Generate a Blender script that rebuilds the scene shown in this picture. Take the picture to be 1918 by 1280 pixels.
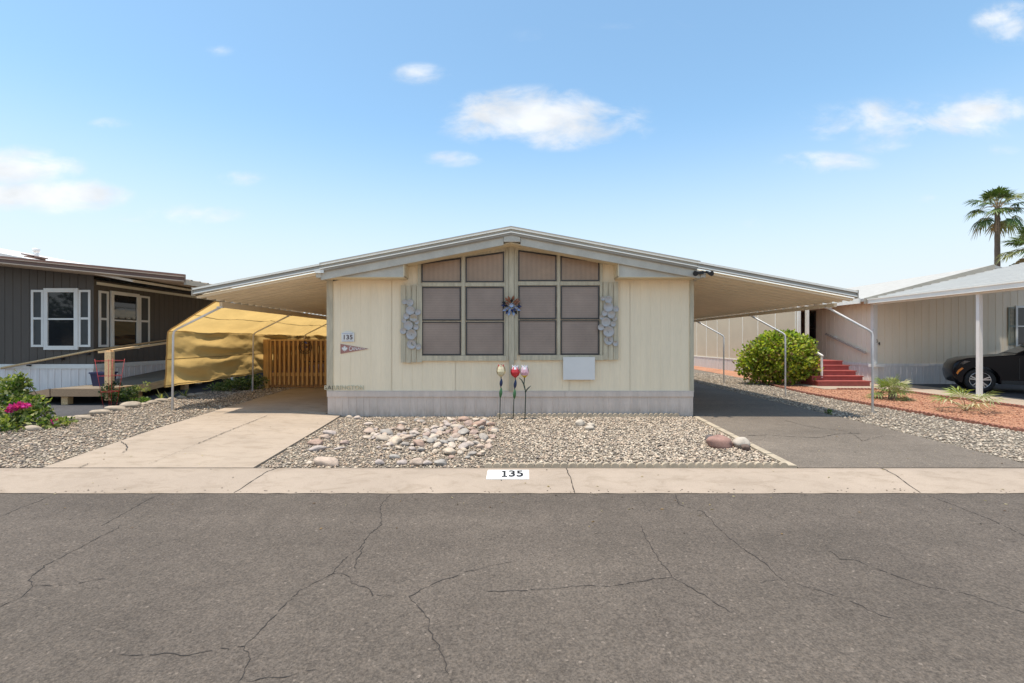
import bpy, math, random
import numpy as np
from mathutils import Vector, Matrix, noise

sc = bpy.context.scene
for _o in list(bpy.data.objects):
    bpy.data.objects.remove(_o)
col = sc.collection
R = math.radians
F, CX, CY, EYE = 900.0, 959.0, 640.0, 1.5     # focal length in photo pixels, image centre, eye height

# ---------------------------------------------------------------- camera
cd = bpy.data.cameras.new('camera'); cam = bpy.data.objects.new('camera', cd); col.objects.link(cam)
cd.sensor_width = 36.0; cd.lens = F / 1918.0 * 36.0; cd.clip_end = 4000
cam.location = (0, 0, EYE); cam.rotation_euler = (R(90), 0, 0)
sc.camera = cam

# ---------------------------------------------------------------- light
SUN_DIR = Vector((0.19, 0.12, -1.0)).normalized()          # the way the light travels
SUN_EL = math.asin(-SUN_DIR.z)
SUN_AZ = math.atan2(-SUN_DIR.x, -SUN_DIR.y)                # compass angle of the sun from +Y, clockwise
sd = bpy.data.lights.new('sun', 'SUN'); sun = bpy.data.objects.new('sun', sd); col.objects.link(sun)
sd.energy = 3.2; sd.angle = R(0.5); sd.color = (1.0, 0.92, 0.80)
sun.location = (-5, -5, 30)
sun.rotation_euler = SUN_DIR.to_track_quat('-Z', 'Y').to_euler()

vs = sc.view_settings
sc.display_settings.display_device = 'sRGB'
vs.view_transform = 'Standard'; vs.look = 'None'; vs.gamma = 1.0; vs.use_curve_mapping = False
vs.exposure = 0.75

world = bpy.data.worlds.new('World'); sc.world = world; world.use_nodes = True

def build_world():
    nt = world.node_tree; N = nt.nodes; L = nt.links
    N.clear()
    out = N.new('ShaderNodeOutputWorld'); bg = N.new('ShaderNodeBackground')
    sky = N.new('ShaderNodeTexSky'); sky.sky_type = 'NISHITA'; sky.sun_disc = False
    sky.sun_elevation = SUN_EL; sky.sun_rotation = SUN_AZ
    sky.altitude = 300; sky.air_density = 1.0; sky.dust_density = 1.0; sky.ozone_density = 1.0
    bg.inputs['Strength'].default_value = 0.15
    tc = N.new('ShaderNodeTexCoord')
    sep = N.new('ShaderNodeSeparateXYZ'); L.new(tc.outputs['Generated'], sep.inputs[0])
    def math_(op, a, b=None, c=None, clamp=False):
        n = N.new('ShaderNodeMath'); n.operation = op; n.use_clamp = clamp
        for i, x in enumerate((a, b, c)):
            if x is None: continue
            if isinstance(x, (int, float)): n.inputs[i].default_value = x
            else: L.new(x, n.inputs[i])
        return n.outputs[0]
    ay = math_('MAXIMUM', math_('ABSOLUTE', sep.outputs[1]), 0.05)
    u = math_('DIVIDE', sep.outputs[0], ay); v = math_('DIVIDE', sep.outputs[2], ay)
    cmb = N.new('ShaderNodeCombineXYZ'); L.new(u, cmb.inputs[0]); L.new(v, cmb.inputs[1])
    L.new(math_('MULTIPLY', math_('LESS_THAN', sep.outputs[1], 0.0), 5.0), cmb.inputs[2])
    # cumulus puffs: compass position and height of each, as tangents of the view direction
    puffs = [(1010, 222, 205, 62, 1.15), (1100, 238, 125, 42, 1.0), (905, 225, 85, 34, .75), (1075, 262, 60, 18, .5),
             (790, 139, 62, 24, .55), (850, 298, 62, 18, .6),
             (30, 318, 130, 46, 1.35), (60, 366, 185, 40, 1.4), (365, 400, 100, 22, .6), (245, 412, 60, 14, .3), (455, 335, 55, 18, .4), (250, 430, 60, 12, .3),
             (205, 232, 45, 14, .32), (405, 94, 40, 16, .18), 
             (1700, 228, 240, 48, .62), (1840, 205, 130, 40, .8), (1580, 240, 100, 30, .4), (1690, 275, 100, 22, .35), (1545, 305, 105, 24, .55), (1860, 282, 60, 14, .28),
             (1890, 45, 75, 46, .62), (1735, 373, 32, 11, .35), (1430, 418, 50, 14, .25), (1190, 45, 140, 14, .15), (1000, 75, 80, 30, .12)]
    tot = None
    for (px, py, rx, ry, s) in puffs:
        m = N.new('ShaderNodeVectorMath'); m.operation = 'MULTIPLY_ADD'
        L.new(cmb.outputs[0], m.inputs[0])
        m.inputs[1].default_value = (F / (rx * 1.12), F / (ry * 1.12), 0)
        m.inputs[2].default_value = (-(px - CX) / (rx * 1.12), -(CY - py) / (ry * 1.12), 0)
        ln = N.new('ShaderNodeVectorMath'); ln.operation = 'LENGTH'; L.new(m.outputs[0], ln.inputs[0])
        d = math_('MULTIPLY', math_('SUBTRACT', 1.0, ln.outputs['Value'], clamp=True), s)
        tot = d if tot is None else math_('MAXIMUM', tot, d)
    mp = N.new('ShaderNodeMapping'); L.new(cmb.outputs[0], mp.inputs[0]); mp.inputs['Scale'].default_value = (1.0, 1.9, 1.0)
    nz = N.new('ShaderNodeTexNoise'); nz.inputs['Scale'].default_value = 7.5; nz.inputs['Detail'].default_value = 9; nz.inputs['Roughness'].default_value = 0.6
    nz.inputs['Distortion'].default_value = 0.35
    L.new(mp.outputs[0], nz.inputs['Vector'])
    nn = math_('MULTIPLY', math_('SUBTRACT', nz.outputs['Fac'], 0.5), 2.3)
    gate = math_('MULTIPLY', tot, 5.0, clamp=True)
    dens = math_('ADD', tot, math_('MULTIPLY', nn, gate))
    mr = N.new('ShaderNodeMapRange'); mr.interpolation_type = 'SMOOTHSTEP'
    mr.inputs['From Min'].default_value = 0.02; mr.inputs['From Max'].default_value = 1.05
    L.new(dens, mr.inputs['Value'])
    alpha = math_('MULTIPLY', mr.outputs[0], 0.88)
    nz2 = N.new('ShaderNodeTexNoise'); nz2.inputs['Scale'].default_value = 9; nz2.inputs['Detail'].default_value = 6
    L.new(mp.outputs[0], nz2.inputs['Vector'])
    cr = N.new('ShaderNodeMapRange'); cr.inputs['From Min'].default_value = 0.35; cr.inputs['From Max'].default_value = 0.65
    cr.inputs['To Min'].default_value = 0.82; cr.inputs['To Max'].default_value = 1.0
    L.new(nz2.outputs['Fac'], cr.inputs['Value'])
    cc = N.new('ShaderNodeMix'); cc.data_type = 'RGBA'
    cc.inputs[6].default_value = (0, 0, 0, 1); cc.inputs[7].default_value = CLOUD
    L.new(cr.outputs[0], cc.inputs[0])
    # a little lift of the clear sky towards the pale desert blue of the photo
    gain = N.new('ShaderNodeMix'); gain.data_type = 'RGBA'; gain.blend_type = 'MULTIPLY'; gain.inputs[0].default_value = 1.0
    hs = N.new('ShaderNodeHueSaturation'); hs.inputs['Saturation'].default_value = 0.98; hs.inputs['Hue'].default_value = 0.489
    L.new(sky.outputs[0], hs.inputs['Color']); L.new(hs.outputs[0], gain.inputs[6]); gain.inputs[7].default_value = SKY_GAIN
    hz_ = N.new('ShaderNodeMapRange'); hz_.interpolation_type = 'SMOOTHSTEP'     # milky air low over the horizon
    hz_.inputs['From Min'].default_value = 0.42; hz_.inputs['From Max'].default_value = 0.02; hz_.inputs['To Max'].default_value = 0.92
    L.new(sep.outputs[2], hz_.inputs['Value'])
    hm = N.new('ShaderNodeMix'); hm.data_type = 'RGBA'; L.new(hz_.outputs[0], hm.inputs[0]); L.new(gain.outputs[2], hm.inputs[6]); hm.inputs[7].default_value = HAZE
    mx = N.new('ShaderNodeMix'); mx.data_type = 'RGBA'
    L.new(alpha, mx.inputs[0]); L.new(hm.outputs[2], mx.inputs[6]); L.new(cc.outputs[2], mx.inputs[7])
    L.new(mx.outputs[2], bg.inputs['Color']); L.new(bg.outputs[0], out.inputs[0])
CLOUD = (4.2, 4.25, 4.3, 1); SKY_GAIN = (.90, .99, 1.0, 1); HAZE = (3.35, 3.5, 3.6, 1)
build_world()

# ---------------------------------------------------------------- pixel helpers (photo measurements -> metres)
def W(px, py, Y): return Vector(((px - CX) / F * Y, Y, EYE - (py - CY) / F * Y))
def sstep(a, b, x):
    t = min(1, max(0, (x - a) / (b - a))); return t * t * (3 - 2 * t)
def g(x, y):
    """height of the lots above the kerb: they rise gently away from the street, more so on the left"""
    t = min(max(y - 5.7, 0), 12.0)
    return t * (0.003 + 0.018 * sstep(-3.0, -4.6, x))
def G(px, py, dz=0.0):
    Y = EYE * F / max(py - CY, 1)
    for _ in range(8):
        Y = (EYE - g((px - CX) / F * Y, Y) - dz) * F / max(py - CY, 1)
    return Vector(((px - CX) / F * Y, Y, g((px - CX) / F * Y, Y) + dz))

# ---------------------------------------------------------------- object helpers
def tag(o, label=None, cat=None, group=None, kind=None):
    if label: o['label'] = label
    if cat: o['category'] = cat
    if group: o['group'] = group
    if kind: o['kind'] = kind
    return o
def thing(name, label, cat, loc=(0, 0, 0), group=None, rz=0.0):
    o = bpy.data.objects.new(name, None); o.empty_display_size = 0.2; col.objects.link(o)
    o.location = loc; o.rotation_euler = (0, 0, rz)
    return tag(o, label, cat, group)
def origin_of(p):
    v = Vector((0, 0, 0))
    while p is not None:
        v = v + p.location; p = p.parent
    return v
def link(name, me, parent=None):
    o = bpy.data.objects.new(name, me); col.objects.link(o)
    if parent is not None: o.parent = parent
    return o

def _ico(sub):
    import bmesh
    bm = bmesh.new(); bmesh.ops.create_icosphere(bm, subdivisions=sub, radius=1.0)
    bm.verts.index_update()
    v = np.array([x.co[:] for x in bm.verts]); f = [[y.index for y in x.verts] for x in bm.faces]
    bm.free(); return v, f
ICO = {s: _ico(s) for s in (1, 2, 3)}

class MB:
    def __init__(self): self.v = []; self.f = []; self.m = []; self.s = []; self.cur = 0
    def add(self, vs_, fs_, smooth=False):
        b = len(self.v); self.v.extend(Vector(p) for p in vs_)
        for f in fs_:
            self.f.append([b + i for i in f]); self.m.append(self.cur); self.s.append(smooth)
    def mat(self, i): self.cur = i; return self
    def box(self, x0, x1, y0, y1, z0, z1):
        if x0 > x1: x0, x1 = x1, x0
        if y0 > y1: y0, y1 = y1, y0
        if z0 > z1: z0, z1 = z1, z0
        self.add([(x0,y0,z0),(x1,y0,z0),(x1,y1,z0),(x0,y1,z0),(x0,y0,z1),(x1,y0,z1),(x1,y1,z1),(x0,y1,z1)],
                 [(0,3,2,1),(4,5,6,7),(0,1,5,4),(1,2,6,5),(2,3,7,6),(3,0,4,7)]); return self
    def obox(self, c, size, M):
        hx, hy, hz = (s / 2 for s in size); c = Vector(c)
        P = [(-hx,-hy,-hz),(hx,-hy,-hz),(hx,hy,-hz),(-hx,hy,-hz),(-hx,-hy,hz),(hx,-hy,hz),(hx,hy,hz),(-hx,hy,hz)]
        self.add([c + M @ Vector(p) for p in P], [(0,3,2,1),(4,5,6,7),(0,1,5,4),(1,2,6,5),(2,3,7,6),(3,0,4,7)]); return self
    def bar(self, a, b, w, h):
        """box beam from a to b, w wide (sideways), h deep"""
        a = Vector(a); b = Vector(b); d = (b - a); L = d.length; d.normalize()
        up = Vector((0, 0, 1)) if abs(d.z) < 0.95 else Vector((0, 1, 0))
        s = d.cross(up).normalized(); u = s.cross(d)
        M = Matrix((d, s, u)).transposed()
        return self.obox((a + b) / 2, (L, w, h), M)
    def prism(self, poly, axis, a, b):
        """poly: 2-D points; axis 'y': (x,z) extruded in y; 'x': (y,z); 'z': (x,y)"""
        n = len(poly)
        def P(p, t): return {'y': (p[0], t, p[1]), 'x': (t, p[0], p[1]), 'z': (p[0], p[1], t)}[axis]
        vs_ = [P(p, a) for p in poly] + [P(p, b) for p in poly]
        fs_ = [list(range(n))[::-1], list(range(n, 2 * n))]
        for i in range(n): fs_.append([i, (i + 1) % n, n + (i + 1) % n, n + i])
        self.add(vs_, fs_); return self
    def tube(self, pts, r, n=8, caps=True):
        pts = [Vector(p) for p in pts]; rs = r if isinstance(r, (list, tuple)) else [r] * len(pts)
        vs_ = []; fs_ = []; prev = None
        for i, p in enumerate(pts):
            d = (pts[min(i + 1, len(pts) - 1)] - pts[max(i - 1, 0)]).normalized()
            if prev is None:
                ref = Vector((0, 0, 1)) if abs(d.z) < 0.9 else Vector((1, 0, 0))
                s = d.cross(ref).normalized()
            else:
                s = (prev - d * prev.dot(d)).normalized()
            prev = s; u = d.cross(s)
            for k in range(n):
                a = 2 * math.pi * k / n
                vs_.append(p + (s * math.cos(a) + u * math.sin(a)) * rs[i])
        for i in range(len(pts) - 1):
            for k in range(n):
                fs_.append((i * n + k, i * n + (k + 1) % n, (i + 1) * n + (k + 1) % n, (i + 1) * n + k))
        self.add(vs_, fs_, True)
        if caps:
            b = len(self.v) - len(vs_)
            for f in ([b + k for k in range(n)][::-1], [b + (len(pts) - 1) * n + k for k in range(n)]):
                self.f.append(f); self.m.append(self.cur); self.s.append(False)
        return self
    def ball(self, c, rad, sub=2, rough=0.0, seed=0, M=None):
        v, f = ICO[sub]; c = Vector(c)
        if isinstance(rad, (int, float)): rad = (rad,) * 3
        out = []
        for p in v:
            k = 1.0
            if rough: k += rough * noise.noise(Vector(p) * 1.3 + Vector((seed * 7.1, seed * 3.3, seed)))
            q = Vector((p[0] * rad[0] * k, p[1] * rad[1] * k, p[2] * rad[2] * k))
            if M is not None: q = M @ q
            out.append(c + q)
        self.add(out, f, True); return self
    def build(self, name, mats, parent=None, loc=None):
        me = bpy.data.meshes.new(name)
        if parent is not None: o0 = origin_of(parent)
        elif loc is not None: o0 = Vector(loc)
        else:
            a = np.array([p[:] for p in self.v]); o0 = Vector(((a[:, 0].min() + a[:, 0].max()) / 2, (a[:, 1].min() + a[:, 1].max()) / 2, a[:, 2].min()))
        me.from_pydata([p - o0 for p in self.v], [], self.f)
        if not isinstance(mats, (list, tuple)): mats = [mats]
        for m in mats: me.materials.append(m)
        me.polygons.foreach_set('material_index', self.m); me.polygons.foreach_set('use_smooth', self.s)
        me.update()
        o = link(name, me, parent)
        if parent is None: o.location = o0
        return o

def npmesh(name, V, Fq, mat, parent=None, colr=None, smooth=False):
    """mesh from numpy arrays; Fq (n,3) or (n,4); colr per vertex (n,3)"""
    V = np.asarray(V, dtype=np.float64); Fq = np.asarray(Fq, dtype=np.int32)
    if parent is not None: o0 = np.array(origin_of(parent)[:])
    else: o0 = np.array([(V[:, 0].min() + V[:, 0].max()) / 2, (V[:, 1].min() + V[:, 1].max()) / 2, V[:, 2].min()])
    me = bpy.data.meshes.new(name); n, k = Fq.shape
    me.vertices.add(len(V)); me.vertices.foreach_set('co', (V - o0).astype(np.float32).ravel())
    me.loops.add(n * k); me.loops.foreach_set('vertex_index', Fq.ravel())
    me.polygons.add(n); me.polygons.foreach_set('loop_start', np.arange(n, dtype=np.int32) * k)
    try: me.polygons.foreach_set('loop_total', np.full(n, k, dtype=np.int32))
    except Exception: pass
    me.polygons.foreach_set('use_smooth', np.full(n, smooth, dtype=bool))
    if colr is not None:
        at = me.color_attributes.new('col', 'FLOAT_COLOR', 'POINT')
        c4 = np.ones((len(V), 4), dtype=np.float32); c4[:, :3] = colr
        at.data.foreach_set('color', c4.ravel())
    me.materials.append(mat); me.update(calc_edges=True); me.validate()
    o = link(name, me, parent)
    if parent is None: o.location = Vector(o0)
    return o

def profwall(mb, o, u, n, prof, z0, zt):
    """upright sheet with a vertical profile: prof [(s, depth)] along direction u from o, outward normal n"""
    o = Vector((o[0], o[1])); u = Vector(u); n = Vector(n)
    f0 = z0 if callable(z0) else (lambda s: z0); f1 = zt if callable(zt) else (lambda s: zt)
    vs_ = []
    for s, d in prof:
        p = o + u * s + n * d
        vs_ += [(p.x, p.y, f0(s)), (p.x, p.y, f1(s))]
    mb.add(vs_, [(2 * i, 2 * i + 2, 2 * i + 3, 2 * i + 1) for i in range(len(prof) - 1)])
def groove_prof(L, pitch, gw=0.012, d=0.008, off=0.0, jit=0.0, seed=1):
    rr = random.Random(seed); out = [(0, 0)]; s = off if off > 0 else pitch
    while s < L - gw:
        out += [(s - gw / 2, 0), (s - gw / 4, -d), (s + gw / 4, -d), (s + gw / 2, 0)]
        s += pitch * (1 + rr.uniform(-jit, jit))
    return out + [(L, 0)]
def rib_prof(L, pitch, rw=0.03, d=0.014, jit=0.1, seed=1):
    rr = random.Random(seed); out = [(0, 0)]; s = pitch * 0.7
    while s < L - rw:
        out += [(s, 0), (s + 0.006, d), (s + rw - 0.006, d), (s + rw, 0)]
        s += pitch * (1 + rr.uniform(-jit, jit))
    return out + [(L, 0)]

def text_mesh(s, size, depth=0.004, space=1.0, bold=0.0):
    """lettering as a mesh in the XZ plane facing -Y, centred"""
    c = bpy.data.curves.new('lettering', 'FONT'); c.body = s; c.size = size; c.extrude = depth / 2
    c.align_x = 'CENTER'; c.align_y = 'CENTER'; c.space_character = space; c.offset = bold
    o = bpy.data.objects.new('lettering', c); col.objects.link(o)
    dg = bpy.context.evaluated_depsgraph_get()
    me = bpy.data.meshes.new_from_object(o.evaluated_get(dg))
    bpy.data.objects.remove(o); bpy.data.curves.remove(c)
    me.transform(Matrix.Rotation(R(90), 4, 'X'))
    return me
def text_into(mb, me, off=(0, 0, 0), fn=None):
    off = Vector(off)
    mb.add([(fn(v.co) if fn else v.co) + off for v in me.vertices], [list(p.vertices) for p in me.polygons])

# ---------------------------------------------------------------- materials
def nodes_of(name):
    m = bpy.data.materials.new(name); m.use_nodes = True
    nt = m.node_tree; return m, nt, nt.nodes, nt.links, nt.nodes['Principled BSDF']
def noise_node(N, L, vec, scale, detail=4, rough=0.55, dist=0.0):
    n = N.new('ShaderNodeTexNoise'); n.inputs['Scale'].default_value = scale; n.inputs['Detail'].default_value = detail
    n.inputs['Roughness'].default_value = rough; n.inputs['Distortion'].default_value = dist
    L.new(vec, n.inputs['Vector']); return n.outputs['Fac']
def ramp(N, L, fac, stops, interp='LINEAR'):
    r = N.new('ShaderNodeValToRGB'); e = r.color_ramp.elements; r.color_ramp.interpolation = interp
    while len(e) < len(stops): e.new(0.5)
    for i, (p, c) in enumerate(stops): e[i].position = p; e[i].color = (c[0], c[1], c[2], 1)
    L.new(fac, r.inputs[0]); return r.outputs[0]
def mixc(N, L, fac, a, b, mode='MIX'):
    m = N.new('ShaderNodeMix'); m.data_type = 'RGBA'; m.blend_type = mode
    for i, x in ((0, fac), (6, a), (7, b)):
        if isinstance(x, (int, float)): m.inputs[i].default_value = x
        elif isinstance(x, tuple): m.inputs[i].default_value = (x[0], x[1], x[2], 1)
        else: L.new(x, m.inputs[i])
    return m.outputs[2]
def bump(N, L, bsdf, h, strength, dist):
    b = N.new('ShaderNodeBump'); b.inputs['Strength'].default_value = strength; b.inputs['Distance'].default_value = dist
    L.new(h, b.inputs['Height']); L.new(b.outputs[0], bsdf.inputs['Normal'])
def geopos(N): return N.new('ShaderNodeNewGeometry').outputs['Position']
def stretch(N, L, vec, s):
    m = N.new('ShaderNodeMapping'); m.inputs['Scale'].default_value = s; L.new(vec, m.inputs[0]); return m.outputs[0]

def pm(name, c, var=0.12, scale=3.0, rough=0.6, bmp=0.0, bscale=60.0, metal=0.0, st=(1, 1, 1), fine=0.0, spec=0.5, tint=None):
    """principled surface: base colour with soft patches (var), optional fine grain, stretch, bump"""
    m, nt, N, L, b = nodes_of(name)
    pos = stretch(N, L, geopos(N), st)
    f = noise_node(N, L, pos, scale, 5, 0.6)
    lo = tuple(x * (1 - var) for x in c); hi = tuple(min(1, x * (1 + var)) for x in c)
    if tint: lo = tint
    colr = ramp(N, L, f, [(0.32, lo), (0.68, hi)])
    if fine:
        f2 = noise_node(N, L, pos, scale * 14, 3, 0.6)
        colr = mixc(N, L, 1.0, colr, ramp(N, L, f2, [(0.3, (1 - fine,) * 3), (0.7, (1 + fine,) * 3)]), 'MULTIPLY')
    L.new(colr, b.inputs['Base Color'])
    b.inputs['Roughness'].default_value = rough; b.inputs['Metallic'].default_value = metal
    b.inputs['Specular IOR Level'].default_value = spec
    if bmp: bump(N, L, b, noise_node(N, L, pos, bscale, 4, 0.6), bmp, 0.004)
    return m

def wood(name, c, axis='z', rough=0.7, var=0.22, scale=7.0, bmp=0.25):
    st = {'z': (9, 9, 0.6), 'x': (0.6, 9, 9), 'y': (9, 0.6, 9)}[axis]
    return pm(name, c, var, scale * 0.7, rough, bmp, 22, st=st, fine=var * 0.5)

def asphalt(name, c, grain=0.45, speck=0.25):
    m, nt, N, L, b = nodes_of(name); pos = geopos(N)
    big = noise_node(N, L, pos, 0.45, 6, 0.62); mid = noise_node(N, L, pos, 6, 5, 0.65); fin = noise_node(N, L, pos, 75, 4, 0.75)
    c1 = ramp(N, L, big, [(0.3, tuple(x * 0.84 for x in c)), (0.7, tuple(x * 1.14 for x in c))])
    lane = noise_node(N, L, stretch(N, L, pos, (.08, 1.1, 1)), 1.0, 3, 0.5)      # faint wheel lanes along the street
    c1 = mixc(N, L, 1.0, c1, ramp(N, L, lane, [(0.35, (0.92,) * 3), (0.65, (1.07,) * 3)]), 'MULTIPLY')
    oil = noise_node(N, L, pos, 1.7, 3, 0.5, .4)
    c1 = mixc(N, L, ramp(N, L, oil, [(0.68, (0,) * 3), (0.76, (.3,) * 3)]), c1, tuple(x * .5 for x in c))
    c2 = mixc(N, L, 1.0, c1, ramp(N, L, mid, [(0.3, (0.9,) * 3), (0.7, (1.1,) * 3)]), 'MULTIPLY')
    c3 = mixc(N, L, 1.0, c2, ramp(N, L, fin, [(0.28, (1 - grain,) * 3), (0.72, (1 + grain,) * 3)]), 'MULTIPLY')
    vo = N.new('ShaderNodeTexVoronoi'); vo.inputs['Scale'].default_value = 70; L.new(pos, vo.inputs['Vector'])
    sp = ramp(N, L, vo.outputs['Color'], [(0.0, (0.72,) * 3), (0.5, (1,) * 3), (0.88, (1.05, 1.02, 0.98)), (1.0, (1 + speck * 3,) * 3)])
    c4 = mixc(N, L, 0.8, c3, sp, 'MULTIPLY')
    L.new(c4, b.inputs['Base Color']); b.inputs['Roughness'].default_value = 0.85; b.inputs['Specular IOR Level'].default_value = 0.25
    h = N.new('ShaderNodeMath'); h.operation = 'ADD'; L.new(fin, h.inputs[0]); L.new(vo.outputs['Distance'], h.inputs[1])
    bump(N, L, b, h.outputs[0], 0.55, 0.006)
    return m

def concrete(name, c):
    m, nt, N, L, b = nodes_of(name); pos = geopos(N)
    big = noise_node(N, L, pos, 0.8, 6, 0.6, 0.3); mid = noise_node(N, L, stretch(N, L, pos, (1, 2.2, 1)), 3.2, 6, 0.68, 0.6); fin = noise_node(N, L, pos, 130, 3, 0.7)
    c1 = ramp(N, L, big, [(0.3, tuple(x * 0.88 for x in c)), (0.7, tuple(x * 1.08 for x in c))])
    c2 = mixc(N, L, 1.0, c1, ramp(N, L, mid, [(0.24, (0.76, 0.74, 0.70)), (0.5, (1, 1, 1)), (0.8, (1.06,) * 3)]), 'MULTIPLY')
    c3 = mixc(N, L, 1.0, c2, ramp(N, L, fin, [(0.3, (0.9,) * 3), (0.7, (1.1,) * 3)]), 'MULTIPLY')
    vo = N.new('ShaderNodeTexVoronoi'); vo.inputs['Scale'].default_value = 9; L.new(pos, vo.inputs['Vector'])
    c4 = mixc(N, L, ramp(N, L, vo.outputs['Distance'], [(0.03, (1,) * 3), (0.06, (0,) * 3)]), c3, mixc(N, L, 0.35, c3, (0.12, 0.09, 0.06)))
    L.new(c4, b.inputs['Base Color']); b.inputs['Roughness'].default_value = 0.9; b.inputs['Specular IOR Level'].default_value = 0.2
    bump(N, L, b, fin, 0.3, 0.003)
    return m

def speckle_ground(name, cols, scale, bmp=0.9, dist=0.02):
    """bed of small stones: each cell its own colour"""
    m, nt, N, L, b = nodes_of(name); pos = geopos(N)
    vo = N.new('ShaderNodeTexVoronoi'); vo.inputs['Scale'].default_value = scale; L.new(pos, vo.inputs['Vector'])
    wn = N.new('ShaderNodeSeparateColor'); L.new(vo.outputs['Color'], wn.inputs[0])
    c1 = ramp(N, L, wn.outputs[0], [(i / (len(cols) - 1), c) for i, c in enumerate(cols)])
    big = noise_node(N, L, pos, 0.9, 5, 0.6)
    c2 = mixc(N, L, 1.0, c1, ramp(N, L, big, [(0.3, (0.85,) * 3), (0.7, (1.12,) * 3)]), 'MULTIPLY')
    L.new(c2, b.inputs['Base Color']); b.inputs['Roughness'].default_value = 0.9; b.inputs['Specular IOR Level'].default_value = 0.2
    inv = N.new('ShaderNodeMath'); inv.operation = 'SUBTRACT'; inv.inputs[0].default_value = 1.0; L.new(vo.outputs['Distance'], inv.inputs[1])
    bump(N, L, b, inv.outputs[0], bmp, dist)
    return m

def attr_mat(name, rough=0.8, trans=0.0, mottled=0.0, spec=0.3, tcol=(1.15, 1.25, 0.5)):
    m, nt, N, L, b = nodes_of(name)
    at = N.new('ShaderNodeAttribute'); at.attribute_name = 'col'
    c = at.outputs['Color']
    if mottled:
        c = mixc(N, L, 1.0, c, ramp(N, L, noise_node(N, L, geopos(N), 90, 4), [(0.3, (1 - mottled,) * 3), (0.7, (1 + mottled,) * 3)]), 'MULTIPLY')
    L.new(c, b.inputs['Base Color']); b.inputs['Roughness'].default_value = rough; b.inputs['Specular IOR Level'].default_value = spec
    if trans:
        t = N.new('ShaderNodeBsdfTranslucent'); L.new(mixc(N, L, 1.0, c, tcol, 'MULTIPLY'), t.inputs[0])
        mx = N.new('ShaderNodeMixShader'); mx.inputs[0].default_value = trans
        out = N['Material Output']
        L.new(b.outputs[0], mx.inputs[1]); L.new(t.outputs[0], mx.inputs[2]); L.new(mx.outputs[0], out.inputs[0])
    return m

def rock_mat(name, cols):
    """river rocks: a colour of its own for every stone object, with veins"""
    m, nt, N, L, b = nodes_of(name)
    oi = N.new('ShaderNodeObjectInfo')
    c1 = ramp(N, L, oi.outputs['Random'], [(i / len(cols), c) for i, c in enumerate(cols)], 'CONSTANT')
    tc = N.new('ShaderNodeTexCoord')
    pos = tc.outputs['Object']
    c2 = mixc(N, L, 1.0, c1, ramp(N, L, noise_node(N, L, stretch(N, L, pos, (1, 1, 2.5)), 2.4, 6, 0.65, 0.8), [(0.3, (0.72, 0.72, 0.74)), (0.7, (1.22, 1.18, 1.12))]), 'MULTIPLY')
    c3 = mixc(N, L, 1.0, c2, ramp(N, L, noise_node(N, L, pos, 22, 4, 0.7), [(0.3, (0.86,) * 3), (0.7, (1.14,) * 3)]), 'MULTIPLY')
    L.new(c3, b.inputs['Base Color']); b.inputs['Roughness'].default_value = 0.75; b.inputs['Specular IOR Level'].default_value = 0.3
    bump(N, L, b, noise_node(N, L, pos, 30, 4), 0.25, 0.02)
    return m

def glass_dark(name, c=(0.012, 0.013, 0.015), rough=0.03):
    m, nt, N, L, b = nodes_of(name)
    L.new(mixc(N, L, noise_node(N, L, geopos(N), 1.5, 3), c, tuple(x * 2.2 for x in c)), b.inputs['Base Color'])
    b.inputs['Roughness'].default_value = rough; b.inputs['IOR'].default_value = 1.52
    return m

def screen_mat(name, c, lines='z'):
    """sun screen over a blind: dull weave with faint slats"""
    m, nt, N, L, b = nodes_of(name); pos = geopos(N)
    w = N.new('ShaderNodeTexWave'); w.bands_direction = lines.upper(); w.inputs['Scale'].default_value = 6.5 if lines == 'z' else 3.2
    w.inputs['Distortion'].default_value = 0.35 if lines == 'z' else 1.2; w.inputs['Detail'].default_value = 3
    L.new(pos, w.inputs['Vector'])
    c1 = mixc(N, L, 1.0, c, ramp(N, L, w.outputs['Fac'], [(0.0, (0.94,) * 3), (1.0, (1.04,) * 3)]), 'MULTIPLY')
    c2 = mixc(N, L, 1.0, c1, ramp(N, L, noise_node(N, L, pos, 1.6, 5, 0.6), [(0.3, (0.85, 0.84, 0.84)), (0.7, (1.14, 1.12, 1.1))]), 'MULTIPLY')
    c3 = mixc(N, L, 1.0, c2, ramp(N, L, noise_node(N, L, stretch(N, L, pos, (4, 1, 40)), 6, 3), [(0.3, (0.93,) * 3), (0.7, (1.07,) * 3)]), 'MULTIPLY')
    L.new(c3, b.inputs['Base Color']); b.inputs['Roughness'].default_value = 0.3; b.inputs['Specular IOR Level'].default_value = 0.4
    return m

def cloth_mat(name, c):
    m, nt, N, L, b = nodes_of(name); pos = geopos(N)
    f = noise_node(N, L, stretch(N, L, pos, (1, 0.8, 3)), 1.6, 6, 0.6, 0.4)
    c1 = ramp(N, L, f, [(0.3, tuple(x * 0.9 for x in c)), (0.7, tuple(x * 1.08 for x in c))])
    L.new(c1, b.inputs['Base Color']); b.inputs['Roughness'].default_value = 0.9; b.inputs['Specular IOR Level'].default_value = 0.1
    bump(N, L, b, noise_node(N, L, stretch(N, L, pos, (1, 1, 3.5)), 2.6, 5, 0.6, 0.8), 0.8, 0.05)
    t = N.new('ShaderNodeBsdfTranslucent'); L.new(mixc(N, L, 1.0, c1, (1.2, 1.08, 0.85), 'MULTIPLY'), t.inputs[0])
    mx = N.new('ShaderNodeMixShader'); mx.inputs[0].default_value = 0.66
    L.new(b.outputs[0], mx.inputs[1]); L.new(t.outputs[0], mx.inputs[2]); L.new(mx.outputs[0], N['Material Output'].inputs[0])
    return m

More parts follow.
